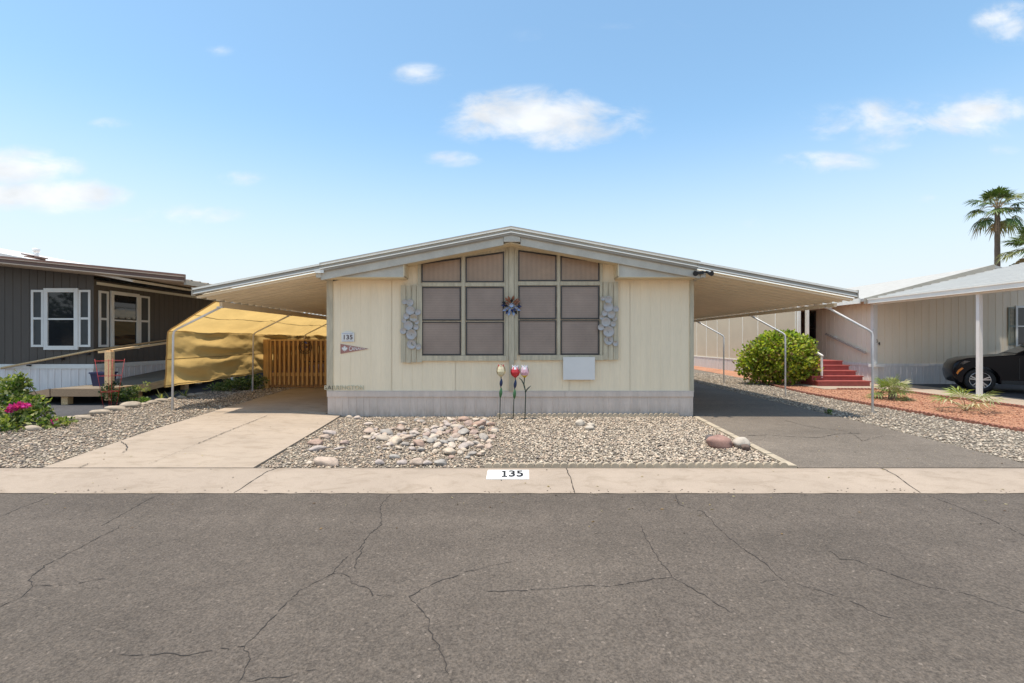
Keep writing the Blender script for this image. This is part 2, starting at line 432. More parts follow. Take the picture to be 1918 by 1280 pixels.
M = dict(
    ground=pm('desert_soil', (0.26, 0.2, 0.15), .2, 1.2, .95, .4, 40),
    road=asphalt('road_asphalt', (0.116, 0.095, 0.077), .62, .4),
    drive=asphalt('driveway_asphalt', (0.165, 0.137, 0.11), .5, .45),
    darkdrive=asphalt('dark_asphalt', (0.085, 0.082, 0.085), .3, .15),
    crack=pm('crack_filler', (0.04, 0.033, 0.028), .3, 30, .95),
    kerb=concrete('kerb_concrete', (0.36, 0.288, 0.225)),
    slab=concrete('driveway_concrete', (0.38, 0.304, 0.234)),
    gravelbase=speckle_ground('gravel_soil', [(.10, .085, .07), (.22, .19, .15), (.16, .13, .10), (.30, .26, .21)], 45),
    redgravel=speckle_ground('red_granite', [(.30, .13, .07), (.44, .22, .13), (.36, .17, .10), (.50, .29, .19)], 60, .8, .012),
    pebble=attr_mat('pebble', .8, 0, .12),
    rock=rock_mat('river_rock', [(.43, .335, .27), (.47, .40, .325), (.38, .285, .24), (.54, .455, .37), (.33, .295, .26), (.47, .37, .295), (.41, .35, .315), (.52, .43, .335), (.36, .33, .295), (.40, .28, .22), (.50, .42, .36)]),
    redrock=pm('red_boulder', (.29, .165, .13), .25, 6, .8, .4, 25, fine=.1),
    palerock=pm('pale_boulder', (.44, .38, .31), .2, 6, .85, .5, 25, fine=.1),
    borderrock=pm('border_rock', (.37, .30, .225), .22, 6, .85, .5, 25, fine=.1),
    darkrock=pm('dark_boulder', (.12, .105, .10), .3, 9, .8, .4, 25),
    brownrock=pm('brown_boulder', (.15, .10, .075), .3, 9, .8, .4, 25),
    siding=pm('cream_siding', (.88, .73, .515), .05, 1.1, .6, .12, 30, st=(5, 5, .4), fine=.035),
    sidetrim=pm('weathered_trim', (.52, .45, .32), .16, 4, .65, .2, 30, st=(5, 5, .7), fine=.08),
    boxed=pm('grey_eave_paint', (.55, .50, .41), .10, 3, .65, .15, 25, fine=.05),
    soffit=pm('cream_soffit', (.72, .60, .40), .06, 2, .7),
    skirt=pm('skirting_metal', (.64, .53, .45), .08, 2.2, .5, .05, 30, st=(4, 4, .4), fine=.05),
    fasciaw=pm('white_edge_metal', (.82, .79, .71), .04, 2, .4),
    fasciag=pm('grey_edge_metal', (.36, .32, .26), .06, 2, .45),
    panbeige=pm('beige_pan_metal', (.88, .77, .59), .05, 1.5, .45),
    roofg=pm('roof_shingle', (.36, .34, .31), .15, 5, .9, .5, 40),
    screen=screen_mat('window_screen', (.31, .235, .19), 'z'),
    screenup=screen_mat('upper_screen', (.36, .25, .17), 'x'),
    bronze=pm('bronze_sash', (.045, .038, .035), .2, 4, .4),
    white=pm('white_paint', (.74, .71, .66), .05, 3, .5),
    ivory=pm('ivory_paint', (.74, .70, .60), .06, 3, .5),
    galv=pm('galvanised_steel', (.74, .72, .70), .10, 7, .4, .05, 60),
    black=pm('black_plastic', (.018, .018, .02), .2, 5, .45),
    tarp=cloth_mat('tan_shade_cloth', (.54, .40, .185)),
    seam=pm('tan_seam', (.34, .23, .09), .1, 5, .9),
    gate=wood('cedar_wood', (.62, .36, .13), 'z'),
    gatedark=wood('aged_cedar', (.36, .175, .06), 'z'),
    lumber=wood('ramp_lumber', (.30, .20, .12), 'y'),
    lumberx=wood('new_lumber', (.70, .47, .24), 'y'),
    deck=pm('ramp_deck', (.20, .16, .115), .2, 2, .9, .3, 20, fine=.1),
    charcoal=pm('charcoal_siding', (.085, .068, .054), .08, 1.5, .6, .08, 30, st=(3, 3, .5)),
    charwin=pm('shutter_panel', (.05, .052, .05), .1, 3, .6),
    brownmet=pm('brown_edge_metal', (.16, .085, .06), .15, 4, .5),
    tanpan=pm('tan_pan_metal', (.42, .33, .25), .06, 2, .5),
    wskirt=pm('pale_skirting', (.74, .68, .64), .10, 3, .45, st=(5, 5, .4)),
    taupe=pm('taupe_siding', (.82, .70, .54), .04, 1.1, .65, .1, 30, st=(3, 3, .5), fine=.02),
    taupepanel=pm('tan_screen_panel', (.53, .43, .30), .05, 1.0, .6),
    step=pm('red_step_paint', (.34, .075, .06), .18, 5, .6, .15, 30),
    scallop=pm('buff_edging', (.40, .33, .24), .18, 9, .9, .4, 60, fine=.1),
    scallopr=pm('red_edging', (.27, .115, .075), .2, 9, .9, .4, 60, fine=.1),
    sign=pm('blank_board', (.74, .71, .67), .05, 1.5, .4),
    glass=glass_dark('dark_glass'),
    carpaint=None, leaf=attr_mat('leaf', .5, .42, 0, .4), frond=attr_mat('frond', .5, .22, .1, .4),
    bark=pm('palm_bark', (.17, .125, .09), .3, 6, .9, .6, 30, st=(1, 1, 5)),
    twig=pm('twig_bark', (.12, .09, .06), .25, 12, .9),
)
def dirty_skirt():
    m = M['skirt']; nt = m.node_tree; N = nt.nodes; L = nt.links; b = N['Principled BSDF']; src = b.inputs['Base Color'].links[0].from_socket
    pos = geopos(N); sp = N.new('ShaderNodeSeparateXYZ'); L.new(pos, sp.inputs[0])
    mr = N.new('ShaderNodeMapRange'); mr.inputs['From Min'].default_value = .26; mr.inputs['From Max'].default_value = 0.0; L.new(sp.outputs[2], mr.inputs['Value'])
    f = N.new('ShaderNodeMath'); f.operation = 'MULTIPLY'; L.new(mr.outputs[0], f.inputs[0]); L.new(ramp(N, L, noise_node(N, L, stretch(N, L, pos, (6, 6, 2)), 2.2, 6, .65), [(.35, (0,) * 3), (.7, (.75,) * 3)]), f.inputs[1])
    L.new(mixc(N, L, f.outputs[0], src, (.30, .22, .15)), b.inputs['Base Color'])
dirty_skirt()
def carpaint():
    m, nt, N, L, b = nodes_of('black_car_paint')
    L.new(ramp(N, L, noise_node(N, L, geopos(N), 300, 2), [(0.3, (.006, .006, .008)), (0.7, (.012, .012, .015))]), b.inputs['Base Color'])
    b.inputs['Roughness'].default_value = 0.2; b.inputs['Specular IOR Level'].default_value = 0.16; b.inputs['Coat Weight'].default_value = 0.08; b.inputs['Coat Roughness'].default_value = 0.03
    return m
M['carpaint'] = carpaint()

# ================================================================ SETTING
def build_ground():
    xs = [-600, -60, -20, -12, -9, -7, -5.5, -4.6, -3.8, -3.0, 0, 3.5, 6.5, 9, 12, 20, 60, 600]
    ys = [-600, -60, -10, 5.3, 5.36, 5.7, 7, 8.5, 10, 12, 14, 17.7, 25, 60, 1500]
    mb = MB(); vs_ = []
    for y in ys:
        for x in xs: vs_.append((x, y, -0.24 if y < 5.32 else g(x, y) - 0.035))
    n = len(xs)
    mb.add(vs_, [(j * n + i, j * n + i + 1, (j + 1) * n + i + 1, (j + 1) * n + i) for j in range(len(ys) - 1) for i in range(n - 1)])
    tag(mb.build('ground', M['ground'], loc=(0, 0, 0)), 'bare tan soil lying under the lots and reaching the horizon', 'ground', kind='structure')
build_ground()

ROADZ = -0.10
def ribbon(mb, pts, w, seed, z, jit=0.009, step=0.032, taper=True):
    """thin irregular crack along ground points (x, y)"""
    rr = random.Random(seed); P = []
    for a, b in zip(pts[:-1], pts[1:]):
        a = Vector(a); b = Vector(b); n = max(1, int((b - a).length / step))
        for i in range(n):
            P.append(a + (b - a) * (i / n) + Vector((rr.uniform(-1, 1), rr.uniform(-1, 1))) * (jit if (i or len(P)) else 0))
    P.append(Vector(pts[-1]))
    vs_ = []
    for i, p in enumerate(P):
        d = (P[min(i + 1, len(P) - 1)] - P[max(0, i - 1)]); d = d.normalized() if d.length > 1e-9 else Vector((1, 0))
        nrm = Vector((-d.y, d.x)); ww = (w if w else .0030 + .0008 * p.y) * rr.uniform(0.3, 1.35) * (1.5 if rr.random() < .06 else 1)
        if taper and (i == len(P) - 1): ww *= 0.2
        zz = z(p) if callable(z) else z
        vs_ += [(p.x + nrm.x * ww / 2, p.y + nrm.y * ww / 2, zz), (p.x - nrm.x * ww / 2, p.y - nrm.y * ww / 2, zz)]
    mb.add(vs_, [(2 * i, 2 * i + 1, 2 * i + 3, 2 * i + 2) for i in range(len(P) - 1) if rr.random() > (.05 if taper else 0)])

def build_road():
    mb = MB()
    xs = [-300, -20, 20, 300]; ys = [-9.0, 5.12]
    mb.add([(x, y, ROADZ) for y in ys for x in xs], [(0, 1, 5, 4), (1, 2, 6, 5), (2, 3, 7, 6)])
    mb.mat(1)
    def rp(px, py):
        Y = (EYE - ROADZ) * F / (py - CY); return ((px - CX) / F * Y, min(Y, 5.05))
    Lc = [[(1465,50),(1425,90),(1425,170),(1385,200),(1345,255),(1280,300),(1245,350),(1120,415),(1045,490),(980,560),(915,622)],
          [(915,622),(935,670),(890,758)], [(915,622),(800,635),(670,660),(640,645),(500,660),(430,655)],
          [(1360,250),(1325,320),(1335,350)], [(1245,350),(1300,355),(1315,385),(1380,405),(1395,430),(1490,438)],
          [(1530,435),(1570,480),(1605,520),(1600,550),(1640,620),(1690,758)], [(1530,435),(1640,380),(1740,345),(1830,322),(1918,305)],
          [(0,475),(75,440),(130,395),(110,375),(120,360),(170,318),(275,265),(380,210),(440,180),(445,170)], [(130,395),(240,393),(400,367)],
          [(380,170),(560,70),(610,48)], [(-60,165),(0,135),(190,60)], [(920,755),(980,742),(1060,740),(1180,710)], [(-200,540),(0,475)]]
    Rc = [[(-90,418),(0,415),(130,408),(280,393),(340,398),(460,382),(530,370),(600,365),(660,395),(720,430),(830,500)],
          [(600,360),(545,290),(500,210),(485,170)],
          [(612,48),(625,90),(720,120),(770,175),(850,245),(920,290),(960,320),(1005,368),(1150,412),(1290,462),(1380,505),(1440,520)],
          [(1190,265),(1230,295),(1280,297),(1400,345),(1540,395),(1720,430),(1830,470),(1990,515)], [(1560,58),(1660,95),(1800,150),(1990,240)], [(930,385),(1000,370)]]
    k = 0
    for lst, ox in ((Lc, 0), (Rc, 958)):
        for pl in lst:
            k += 1
            ribbon(mb, [rp(ox + x / 1.998, 900 + y / 1.998) for x, y in pl], 0, k, ROADZ + 0.003)
    tag(mb.build('road', [M['road'], M['crack']], loc=(0, 0, ROADZ)), 'grey brown asphalt street with long wandering cracks', 'road', kind='structure')
    # litter of dry leaves on the road edge
build_road()

KY0, KY1 = 5.05, 5.70
def kerb_z(y):
    t = (y - KY0) / (KY1 - KY0)
    return -0.0965 + 0.0965 * sstep(-.06, 0.85, t) ** 0.9
def build_kerb():
    mb = MB(); ny = 10; rr = random.Random(5)
    joints = [-40, -12.2, -9.1, 7.5, 10.6, 40]
    for a, b in zip(joints[:-1], joints[1:]):
        n = 120 if abs(a) < 9.2 and b < 8 else 4
        vs_ = []
        for i in range(n + 1):
            x = a + 0.004 + (b - a - 0.008) * i / n
            for j in range(ny + 1):
                y = KY0 + (KY1 - KY0) * j / ny
                if j == 0: y += rr.uniform(-.008, .008)
                vs_.append((x, y, kerb_z(y)))
            vs_.append((x, KY1, -0.2))
        m = ny + 2
        mb.add(vs_, [(i * m + j, (i + 1) * m + j, (i + 1) * m + j + 1, i * m + j + 1) for i in range(n) for j in range(ny + 1)], True)
    mb.mat(1)
    for xj0, xj1 in ((-2.93, -2.78), (0.66, 0.64), (4.3, 4.37)):
        ribbon(mb, [(xj0 if False else xj1, KY1 - .002), ((xj0 + xj1) / 2, 5.4), (xj0, KY0 + .01)], 0.010, 3, lambda p: kerb_z(p.y) + 0.004, 0.008, .05, False)
    mb.mat(2)
    for i in range(120):   # dirt and grit along the gutter
        x = rr.uniform(-6.3, 6.3); y = KY0 + abs(rr.gauss(0, .05)) + .01; r = rr.uniform(.003, .011)
        z = kerb_z(y) + .003
        mb.add([(x - r, y - r * .5, z), (x + r, y - r * .4, z), (x + r * .8, y + r * .6, z + .002), (x - r * .7, y + r * .5, z + .002)], [(0, 1, 2, 3)])
    tag(mb.build('kerb', [M['kerb'], M['crack'], pm('grit', (.09, .06, .04), .4, 40)], loc=(0, KY0, -.1)), 'pale rolled concrete kerb along the street', 'kerb', kind='structure')
build_kerb()

def sheet(name, mats, left, right, ys, dz, nx=8, edge=None, label=None, cat=None, kind='structure', extra=None, thick=0.0):
    """ground sheet between x=left(y) and x=right(y), following the lot's height"""
    mb = MB(); vs_ = []
    for y in ys:
        for i in range(nx + 1):
            x = left(y) + (right(y) - left(y)) * i / nx
            vs_.append((x, y, g(x, y) + dz))
    n = nx + 1
    mb.add(vs_, [(j * n + i, j * n + i + 1, (j + 1) * n + i + 1, (j + 1) * n + i) for j in range(len(ys) - 1) for i in range(nx)])
    if thick:
        for side in (0, nx):
            e = [vs_[j * n + side] for j in range(len(ys))]
            q = [p for p in e] + [(p[0], p[1], p[2] - thick) for p in e]; m = len(e)
            mb.add(q, [(j, j + 1, m + j + 1, m + j) for j in range(m - 1)])
        for row in (0, len(ys) - 1):
            e = vs_[row * n:(row + 1) * n]; q = list(e) + [(p[0], p[1], p[2] - thick) for p in e]; m = len(e)
            mb.add(q, [(j, j + 1, m + j + 1, m + j) for j in range(m - 1)])
    if extra: extra(mb)
    o = mb.build(name, mats, loc=(left(ys[0]), ys[0], 0))
    tag(o, label, cat, kind=kind); return o
def lin(pts):
    def f(y):
        if y <= pts[0][0]: return pts[0][1]
        for (a, xa), (b, xb) in zip(pts[:-1], pts[1:]):
            if y <= b: return xa + (xb - xa) * (y - a) / (b - a)
        return pts[-1][1]
    return f
def frange(a, b, n): return [a + (b - a) * i / n for i in range(n + 1)]

# left concrete driveway (front apron, then the strip beside the home)
dl = lin([(5.72, -5.57), (8.05, -5.92), (9.76, -6.03), (13.5, -6.2), (24, -6.3)])
dr = lin([(5.72, -3.07), (9.62, -3.42)])
def left_drive_extra(mb):
    mb.mat(1)
    zz = lambda p: g(p.x, p.y) + 0.016
    ribbon(mb, [G(500, 780)[:2], G(420, 812)[:2], G(370, 833)[:2]], .012, 11, zz, .004)
    ribbon(mb, [G(370, 833)[:2], G(330, 850)[:2], G(277, 872)[:2]], .004, 12, zz, .003)
    ribbon(mb, [G(293, 811)[:2], G(420, 810.5)[:2], G(560, 809)[:2]], .005, 13, zz, .004)
    ribbon(mb, [G(226, 829)[:2], G(238, 836)[:2], G(237, 846)[:2], G(228, 850)[:2]], .012, 14, zz, .01)
    ribbon(mb, [G(146, 878)[:2], G(172, 868)[:2]], .01, 15, zz, .01)
sheet('driveway', [M['slab'], M['crack']], dl, dr, frange(5.702, 9.62, 10), 0.006, 8, label='pale concrete driveway at the left of the cream home', cat='driveway', extra=left_drive_extra, thick=.12)
sheet('carport_slab', [M['slab']], dl, lambda y: -3.74, frange(9.635, 24, 14), 0.012, 8, label='concrete carport strip in the shade beside the cream home', cat='slab', thick=.12)
# right asphalt driveway
rl = lin([(5.72, 3.40), (9.44, 3.66), (26, 3.66)])
rr_ = lin([(5.72, 6.28), (9.0, 6.45), (26, 6.5)])
def right_drive_extra(mb):
    mb.mat(1); zz = lambda p: g(p.x, p.y) + 0.008
    q = lambda x, y: G(1300 + x / 3.104, 740 + y / 3.104)[:2]
    ribbon(mb, [q(310, 238), q(430, 235), q(560, 245), q(740, 250), q(820, 230), q(980, 225)], .014, 21, zz, .012)
    ribbon(mb, [q(530, 150), q(640, 180), q(760, 200), q(900, 215)], .010, 22, zz, .012)
    ribbon(mb, [q(900, 215), q(980, 270), q(1100, 240), q(1250, 245)], .008, 23, zz, .012)
sheet('driveway', [M['drive'], M['crack']], rl, rr_, frange(5.702, 26, 24), 0.004, 6, label='worn asphalt driveway at the right of the cream home', cat='driveway', extra=right_drive_extra)
# beds
sheet('gravel_soil', [M['gravelbase']], dr, rl, frange(5.702, 9.9, 10), -0.02, 10, label='soil under the pebbles before the cream home', cat='soil')
sheet('gravel_soil', [M['gravelbase']], lambda y: -8.4 - 0.0 * y, dl, frange(5.702, 15, 14), -0.012, 6, label='soil under the pebbles left of the driveway', cat='soil')
edge_r = lin([(5.5, 8.52), (7.94, 8.46), (13.4, 8.32), (15.5, 8.6), (19, 9.2), (27, 9.9)])
sheet('gravel_soil', [M['gravelbase']], rr_, edge_r, frange(5.702, 30, 24), -0.012, 4, label='soil under the pebbles right of the driveway', cat='soil')
sheet('red_gravel', [M['redgravel']], edge_r, lambda y: 11.42 if y < 14.4 else 13.0, [5.72, 7, 9, 11, 13, 14.39, 14.41, 16, 19, 22, 30], -0.004, 4, label='orange red crushed granite between the scalloped brick edgings', cat='gravel', kind='stuff')
sheet('neighbour_slab', [M['slab']], lambda y: 11.5, lambda y: 12.75, frange(5.8, 14.3, 4), 0.05, 2, label='concrete strip along the carport of the taupe home', cat='slab', thick=.12)
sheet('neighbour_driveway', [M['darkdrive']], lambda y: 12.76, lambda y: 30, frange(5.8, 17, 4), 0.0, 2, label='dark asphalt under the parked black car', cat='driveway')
sheet('walkway', [M['slab']], lambda y: 9.6, lambda y: 13.4, frange(14.75, 16.4, 2), 0.02, 2, label='concrete walk before the red steps', cat='path', thick=.1)
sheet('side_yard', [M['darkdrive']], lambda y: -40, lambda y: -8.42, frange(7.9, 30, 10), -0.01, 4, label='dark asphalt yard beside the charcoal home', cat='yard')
sheet('front_soil', [M['gravelbase']], lambda y: -40, lambda y: -8.42, frange(5.72, 7.89, 2), -0.012, 2, label='stony soil in front of the charcoal home', cat='soil')

# pebbles
def pebbles(name, label, n, sampler, size, palette, seed, lift=0.3):
    rng = np.random.default_rng(seed); v0, f0 = ICO[1]; f0 = np.array(f0)
    P = sampler(rng, n); n = len(P)
    s = size[0] + (size[1] - size[0]) * rng.random(n) ** 1.8
    sc3 = np.stack([s * rng.uniform(.75, 1.25, n), s * rng.uniform(.65, 1.05, n), s * rng.uniform(.4, .7, n)], 1) * 0.5
    th = rng.uniform(0, 2 * np.pi, n); tx = rng.normal(0, .3, n)
    V = v0[None] * (1 + rng.uniform(-.16, .16, (n, len(v0), 1))) * sc3[:, None, :]
    y = V[..., 1] * np.cos(tx)[:, None] - V[..., 2] * np.sin(tx)[:, None]; z = V[..., 1] * np.sin(tx)[:, None] + V[..., 2] * np.cos(tx)[:, None]
    x = V[..., 0]
    X = x * np.cos(th)[:, None] - y * np.sin(th)[:, None]; Y = x * np.sin(th)[:, None] + y * np.cos(th)[:, None]
    V = np.stack([X + P[:, 0:1], Y + P[:, 1:2], z + P[:, 2:3] + sc3[:, 2:3] * lift], 2).reshape(-1, 3)
    Fc = (f0[None] + (np.arange(n) * len(v0))[:, None, None]).reshape(-1, 3)
    pal = np.array(palette); c = pal[rng.integers(0, len(pal), n)] * rng.uniform(.7, 1.3, (n, 1))
    C = np.repeat(c, len(v0), 0)
    o = npmesh(name, V, Fc, M['pebble'], None, C, True)
    tag(o, label, 'gravel', kind='stuff'); return o
gv = np.vectorize(g)
def band(fl, fr, y0, y1, dz, power=1.0):
    def s(rng, n):
        y = y0 + (y1 - y0) * rng.random(n) ** power
        l = np.array([fl(t) for t in y]); r = np.array([fr(t) for t in y])
        x = l + (r - l) * rng.random(n)
        wmax = max(fr(y0) - fl(y0), fr(y1) - fl(y1))
        keep = rng.random(n) < (r - l) / wmax
        x = x[keep]; y = y[keep]
        return np.stack([x, y, gv(x, y) + dz + rng.uniform(-.004, .012, len(x))], 1)
    return s
PAL = [(.44, .345, .25), (.49, .395, .29), (.36, .28, .205), (.53, .445, .335), (.27, .225, .185), (.46, .33, .23), (.39, .295, .22), (.50, .405, .305), (.21, .175, .15)]
PALW = [(.47, .375, .275), (.52, .43, .325), (.39, .31, .23), (.56, .475, .37), (.46, .345, .255), (.30, .25, .20), (.50, .40, .30), (.22, .18, .15)]
dmid = lambda y: 0.25 - .12 * (y - 5.7) + .12 * math.sin(y * 3)
pebbles('gravel', 'mixed brown river gravel around the rock heap', 16500, band(lambda y: dr(y) + .03, dmid, 5.76, 9.62, -.018), (.015, .046), PAL, 1)
pebbles('gravel', 'pale cream pebbles on the right half of the bed', 19000, band(dmid, lambda y: rl(y) - .1, 5.86, 9.62, -.012), (.019, .048), PALW, 2)
pebbles('gravel', 'grey brown gravel strip left of the concrete driveway', 15000, band(lambda y: -8.2, lambda y: dl(y) - .02, 5.74, 14.2, -.008, 1.25), (.017, .05), PAL, 3)
pebbles('gravel', 'grey gravel strip between the asphalt driveway and the red granite', 19000, band(lambda y: rr_(y) + .02, lambda y: edge_r(y) - .06, 6.0, 22, -.008, 1.35), (.018, .055), [(.42, .35, .27), (.47, .395, .305), (.34, .28, .22), (.50, .43, .34), (.39, .305, .23), (.26, .22, .18)], 4)
pebbles('red_gravel', 'loose orange red granite chips', 9000, band(lambda y: edge_r(y) + .06, lambda y: 11.35, 6.5, 17, -.004, 1.2), (.015, .045), [(.42, .21, .13), (.34, .15, .09), (.50, .29, .19), (.46, .25, .16)], 5)

# ================================================================ THE CREAM HOME
HY = 9.64                       # front wall plane
FY = 9.20                       # front edge of the roof
def hx(px): return (px - CX) / F * HY
def hz(py): return EYE - (py - CY) / F * HY
def fx(px): return (px - CX) / F * FY
def fz(py): return EYE - (py - CY) / F * FY
APX, APZ = -0.02, fz(425)
SL, SR = 0.1926, 0.1850
def rz(x): return APZ - (SL * (APX - x) if x < APX else SR * (x - APX))
HX0, HX1 = hx(613), hx(1298)
BACK = 27.0

home = thing('mobile_home', 'cream double wide home with low gable, two big bronze windows and pale skirting', 'mobile home', (0, HY, 0))

def build_home():
    P = home
    # front wall: grooved sheets, seams, rest of the body
    mb = MB()
    def top(x): return rz(x) - 0.30
    seams = [HX0 + .06, hx(734), hx(853), hx(1066), hx(1180), HX1 - .06]
    for i in range(len(seams) - 1):
        a, b = seams[i], seams[i + 1]
        pr = groove_prof(b - a - .010, .203, .006, .003)
        if i == 2: pr = groove_prof(b - a - .010, .203, .006, .003, off=.11)
        fine = [];  # densify so the slope of the top is followed
        for (s0, d0), (s1, d1) in zip(pr[:-1], pr[1:]): fine.append((s0, d0))
        fine.append(pr[-1])
        profwall(mb, (a + .005, HY), (1, 0), (0, -1), fine, 0.505, lambda s, a=a: top(a + s) )
    mb.box(HX0 + .07, HX1 - .07, HY + .012, HY + .06, .5, 2.7)
    mb.prism([(HX0 + .07, 2.7), (HX1 - .07, 2.7), (HX1 - .07, top(HX1)), (APX, top(APX)), (HX0 + .07, top(HX0))], 'y', HY + .012, HY + .06)
    # side walls
    pr = groove_prof(BACK - HY, .203, .012, .007)
    profwall(mb, (HX0, BACK), (0, -1), (-1, 0), pr, .45, top(HX0) + .1)
    profwall(mb, (HX1, HY), (0, 1), (1, 0), pr, .45, top(HX1) + .1)
    mb.box(HX0, HX1, BACK - .02, BACK, 0, top(HX0))
    mb.build('wall', M['siding'], P)
    # corner boards
    for a, b in ((hx(612.5), hx(624)), (hx(1291.5), hx(1299))):
        m = MB(); m.box(a, b, HY - .022, HY + .09, .51, 2.76); m.build('corner_board', M['sidetrim'], P)
    # skirting
    mb = MB()
    profwall(mb, (hx(614), HY - .01), (1, 0), (0, -1), rib_prof(HX1 - hx(614) - .002, .176, .03, .010, .35, 4), -.12, .40)
    profwall(mb, (HX0, BACK), (0, -1), (-1, 0), rib_prof(BACK - HY, .176, .03, .012, .3, 5), -.1, .46)
    profwall(mb, (HX1, HY), (0, 1), (1, 0), rib_prof(BACK - HY, .176, .03, .012, .3, 6), -.15, .46)
    sk = mb.build('skirting', M['skirt'], P)
    m = MB(); m.box(hx(613.5), hx(1058), HY - .035, HY + .005, .395, .492); m.box(hx(1058) + .003, hx(1298), HY - .035, HY + .005, .397, .492)
    m.box(hx(613), hx(1299), HY - .028, HY + .01, .494, .512)
    m.build('skirting_rail', M['skirt'], P)
    # roof: shingle slabs
    for sgn, xe, s in ((-1, fx(597), SL), (1, fx(1313), SR)):
        m = MB(); m.prism([(APX, APZ + .022), (xe, rz(xe) + .022), (xe, rz(xe) - .03), (APX, APZ - .03)], 'y', FY + .02, BACK + .3)
        m.build('roof', M['roofg'], P)
    # eave edge metal: two white lips with grey troughs, both slopes
    def strip(m, x0, x1, o0, o1, y0, y1):
        m.prism([(x0, rz(x0) + o0), (x1, rz(x1) + o0), (x1, rz(x1) + o1), (x0, rz(x0) + o1)], 'y', y0, y1)
    for x0, x1 in ((APX, fx(600)), (APX, fx(1306))):
        m = MB()
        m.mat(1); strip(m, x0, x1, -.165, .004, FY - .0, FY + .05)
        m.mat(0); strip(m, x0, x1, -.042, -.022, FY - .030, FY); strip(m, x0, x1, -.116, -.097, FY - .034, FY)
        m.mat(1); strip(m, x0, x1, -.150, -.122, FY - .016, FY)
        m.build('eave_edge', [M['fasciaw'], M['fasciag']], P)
    # barge boards, ridge block
    for x0, x1 in ((fx(943), fx(600)), (fx(975), fx(1312))):
        m = MB(); strip(m, x0, x1, -.335 if False else -.315, -.166, FY + .03, FY + .07)
        m.build('barge_board', M['boxed'], P)
    m = MB(); m.box(fx(943.5), fx(974.5), FY + .005, FY + .24, fz(453), APZ - .16); m.build('ridge_block', M['boxed'], P)
    # sloped soffit in the middle, boxed eaves at the sides
    for x0, x1 in ((fx(757), APX), (APX, fx(1160))):
        m = MB(); strip(m, x0, x1, -.30, -.285, FY + .07, HY - .006); m.build('soffit', M['soffit'], P)
    zb = EYE + (CY - 518) / F * (FY + .03)
    for xa, xb in ((fx(600), fx(755)), (fx(1160), fx(1311))):
        m = MB(); xi = xb if xa < 0 else xa
        xl, xr = min(xa, xb), max(xa, xb)
        pl = [(xl, zb), (xr, zb), (xr, max(rz(xr) - .2, zb + .02)), (xl, max(rz(xl) - .2, zb + .02))]
        m.prism(pl, 'y', FY + .085, FY + .10)
        m.build('eave_panel', M['boxed'], P)
        m = MB(); m.box(xl, xr, FY + .072, HY - .006, zb - .014, zb - .001)
        m.build('boxed_soffit', M['soffit'], P)
        xin = xr if xa < 0 else xl
        m = MB(); m.box(xin - .009, xin + .009, FY + .064, HY - .006, zb + .014, rz(xin) - .29); m.build('eave_end', M['soffit'], P)
    # gutters along both eaves, end cap showing at the front left
    for xe, sgn in ((fx(598), -1), (fx(1316), 1)):
        m = MB(); xa, xb = sorted((xe - .03 * sgn, xe + .07 * sgn))
        m.box(xa, xb, FY + .02, BACK, 2.73, 2.82); g_ = m.build('gutter', M['boxed'], P)
        if sgn < 0:
            m = MB(); m.box(xa - .01, xb + .06, FY - .02, FY + .018, 2.81, 2.875); m.build('end_cap', M['fasciaw'], g_)
    # ---- windows
    def window(cols, x0, x1, ytops, tslope_pts, b_up, r1, r2, ybot, seed):
        """cols: two (left,right) pixel columns; ytops: function px->py of the slanting head"""
        m = MB(); T = HY - .042; t0 = HY - .001
        head = ytops
        # verticals
        def vert(xa, xb, ya=None, yb=ybot):
            m.prism([(hx(xa), hz(yb)), (hx(xb), hz(yb)), (hx(xb), hz(head(xb) - 1)), (hx(xa), hz(head(xa) - 1))], 'y', T, t0)
        vert(x0, cols[0][0] - 1); vert(cols[0][1] + 1.5, cols[1][0] - 1.5); vert(cols[1][1] + 1, x1)
        # head (sloped), sill and transom
        T2 = T - .004
        m.prism([(hx(x0 - 2), hz(head(x0))), (hx(x1), hz(head(x1))), (hx(x1), hz(head(x1) - 7)), (hx(x0 - 2), hz(head(x0) - 7))], 'y', T2, t0)
        m.box(hx(x0 + 6), hx(x1 + 1), T2 - .008, t0, hz(ybot + 10), hz(ybot + .4))
        for a, b in cols: m.box(hx(a - 1), hx(b + 1.4), T + .006, t0, hz(b_up + 8), hz(b_up + 1))
        w = m.build('window', M['sidetrim'], P)
        s = MB(); p = MB(); fw = 2.3
        for (a, b) in cols:
            # slanted upper light
            for q, (u0, u1) in enumerate(((a, a + fw * .8), (b - fw * .8, b))):
                s.prism([(hx(u0), hz(b_up)), (hx(u1), hz(b_up)), (hx(u1), hz(head(u1) + 1)), (hx(u0), hz(head(u0) + 1))], 'y', HY - .026, HY - .002)
            s.mat(1 if False else 0)
            s.prism([(hx(a), hz(head(a) + 3)), (hx(b), hz(head(b) + 3)), (hx(b), hz(head(b) + .6)), (hx(a), hz(head(a) + .6))], 'y', HY - .028, HY - .002)
            s.box(hx(a), hx(b), HY - .028, HY - .002, hz(b_up), hz(b_up - 2))
            p.mat(1); p.prism([(hx(a + .5), hz(b_up - .5)), (hx(b - .5), hz(b_up - .5)), (hx(b - .5), hz(head(b) + 1.5)), (hx(a + .5), hz(head(a) + 1.5))], 'y', HY - .010, HY - .001)
            p.mat(0)
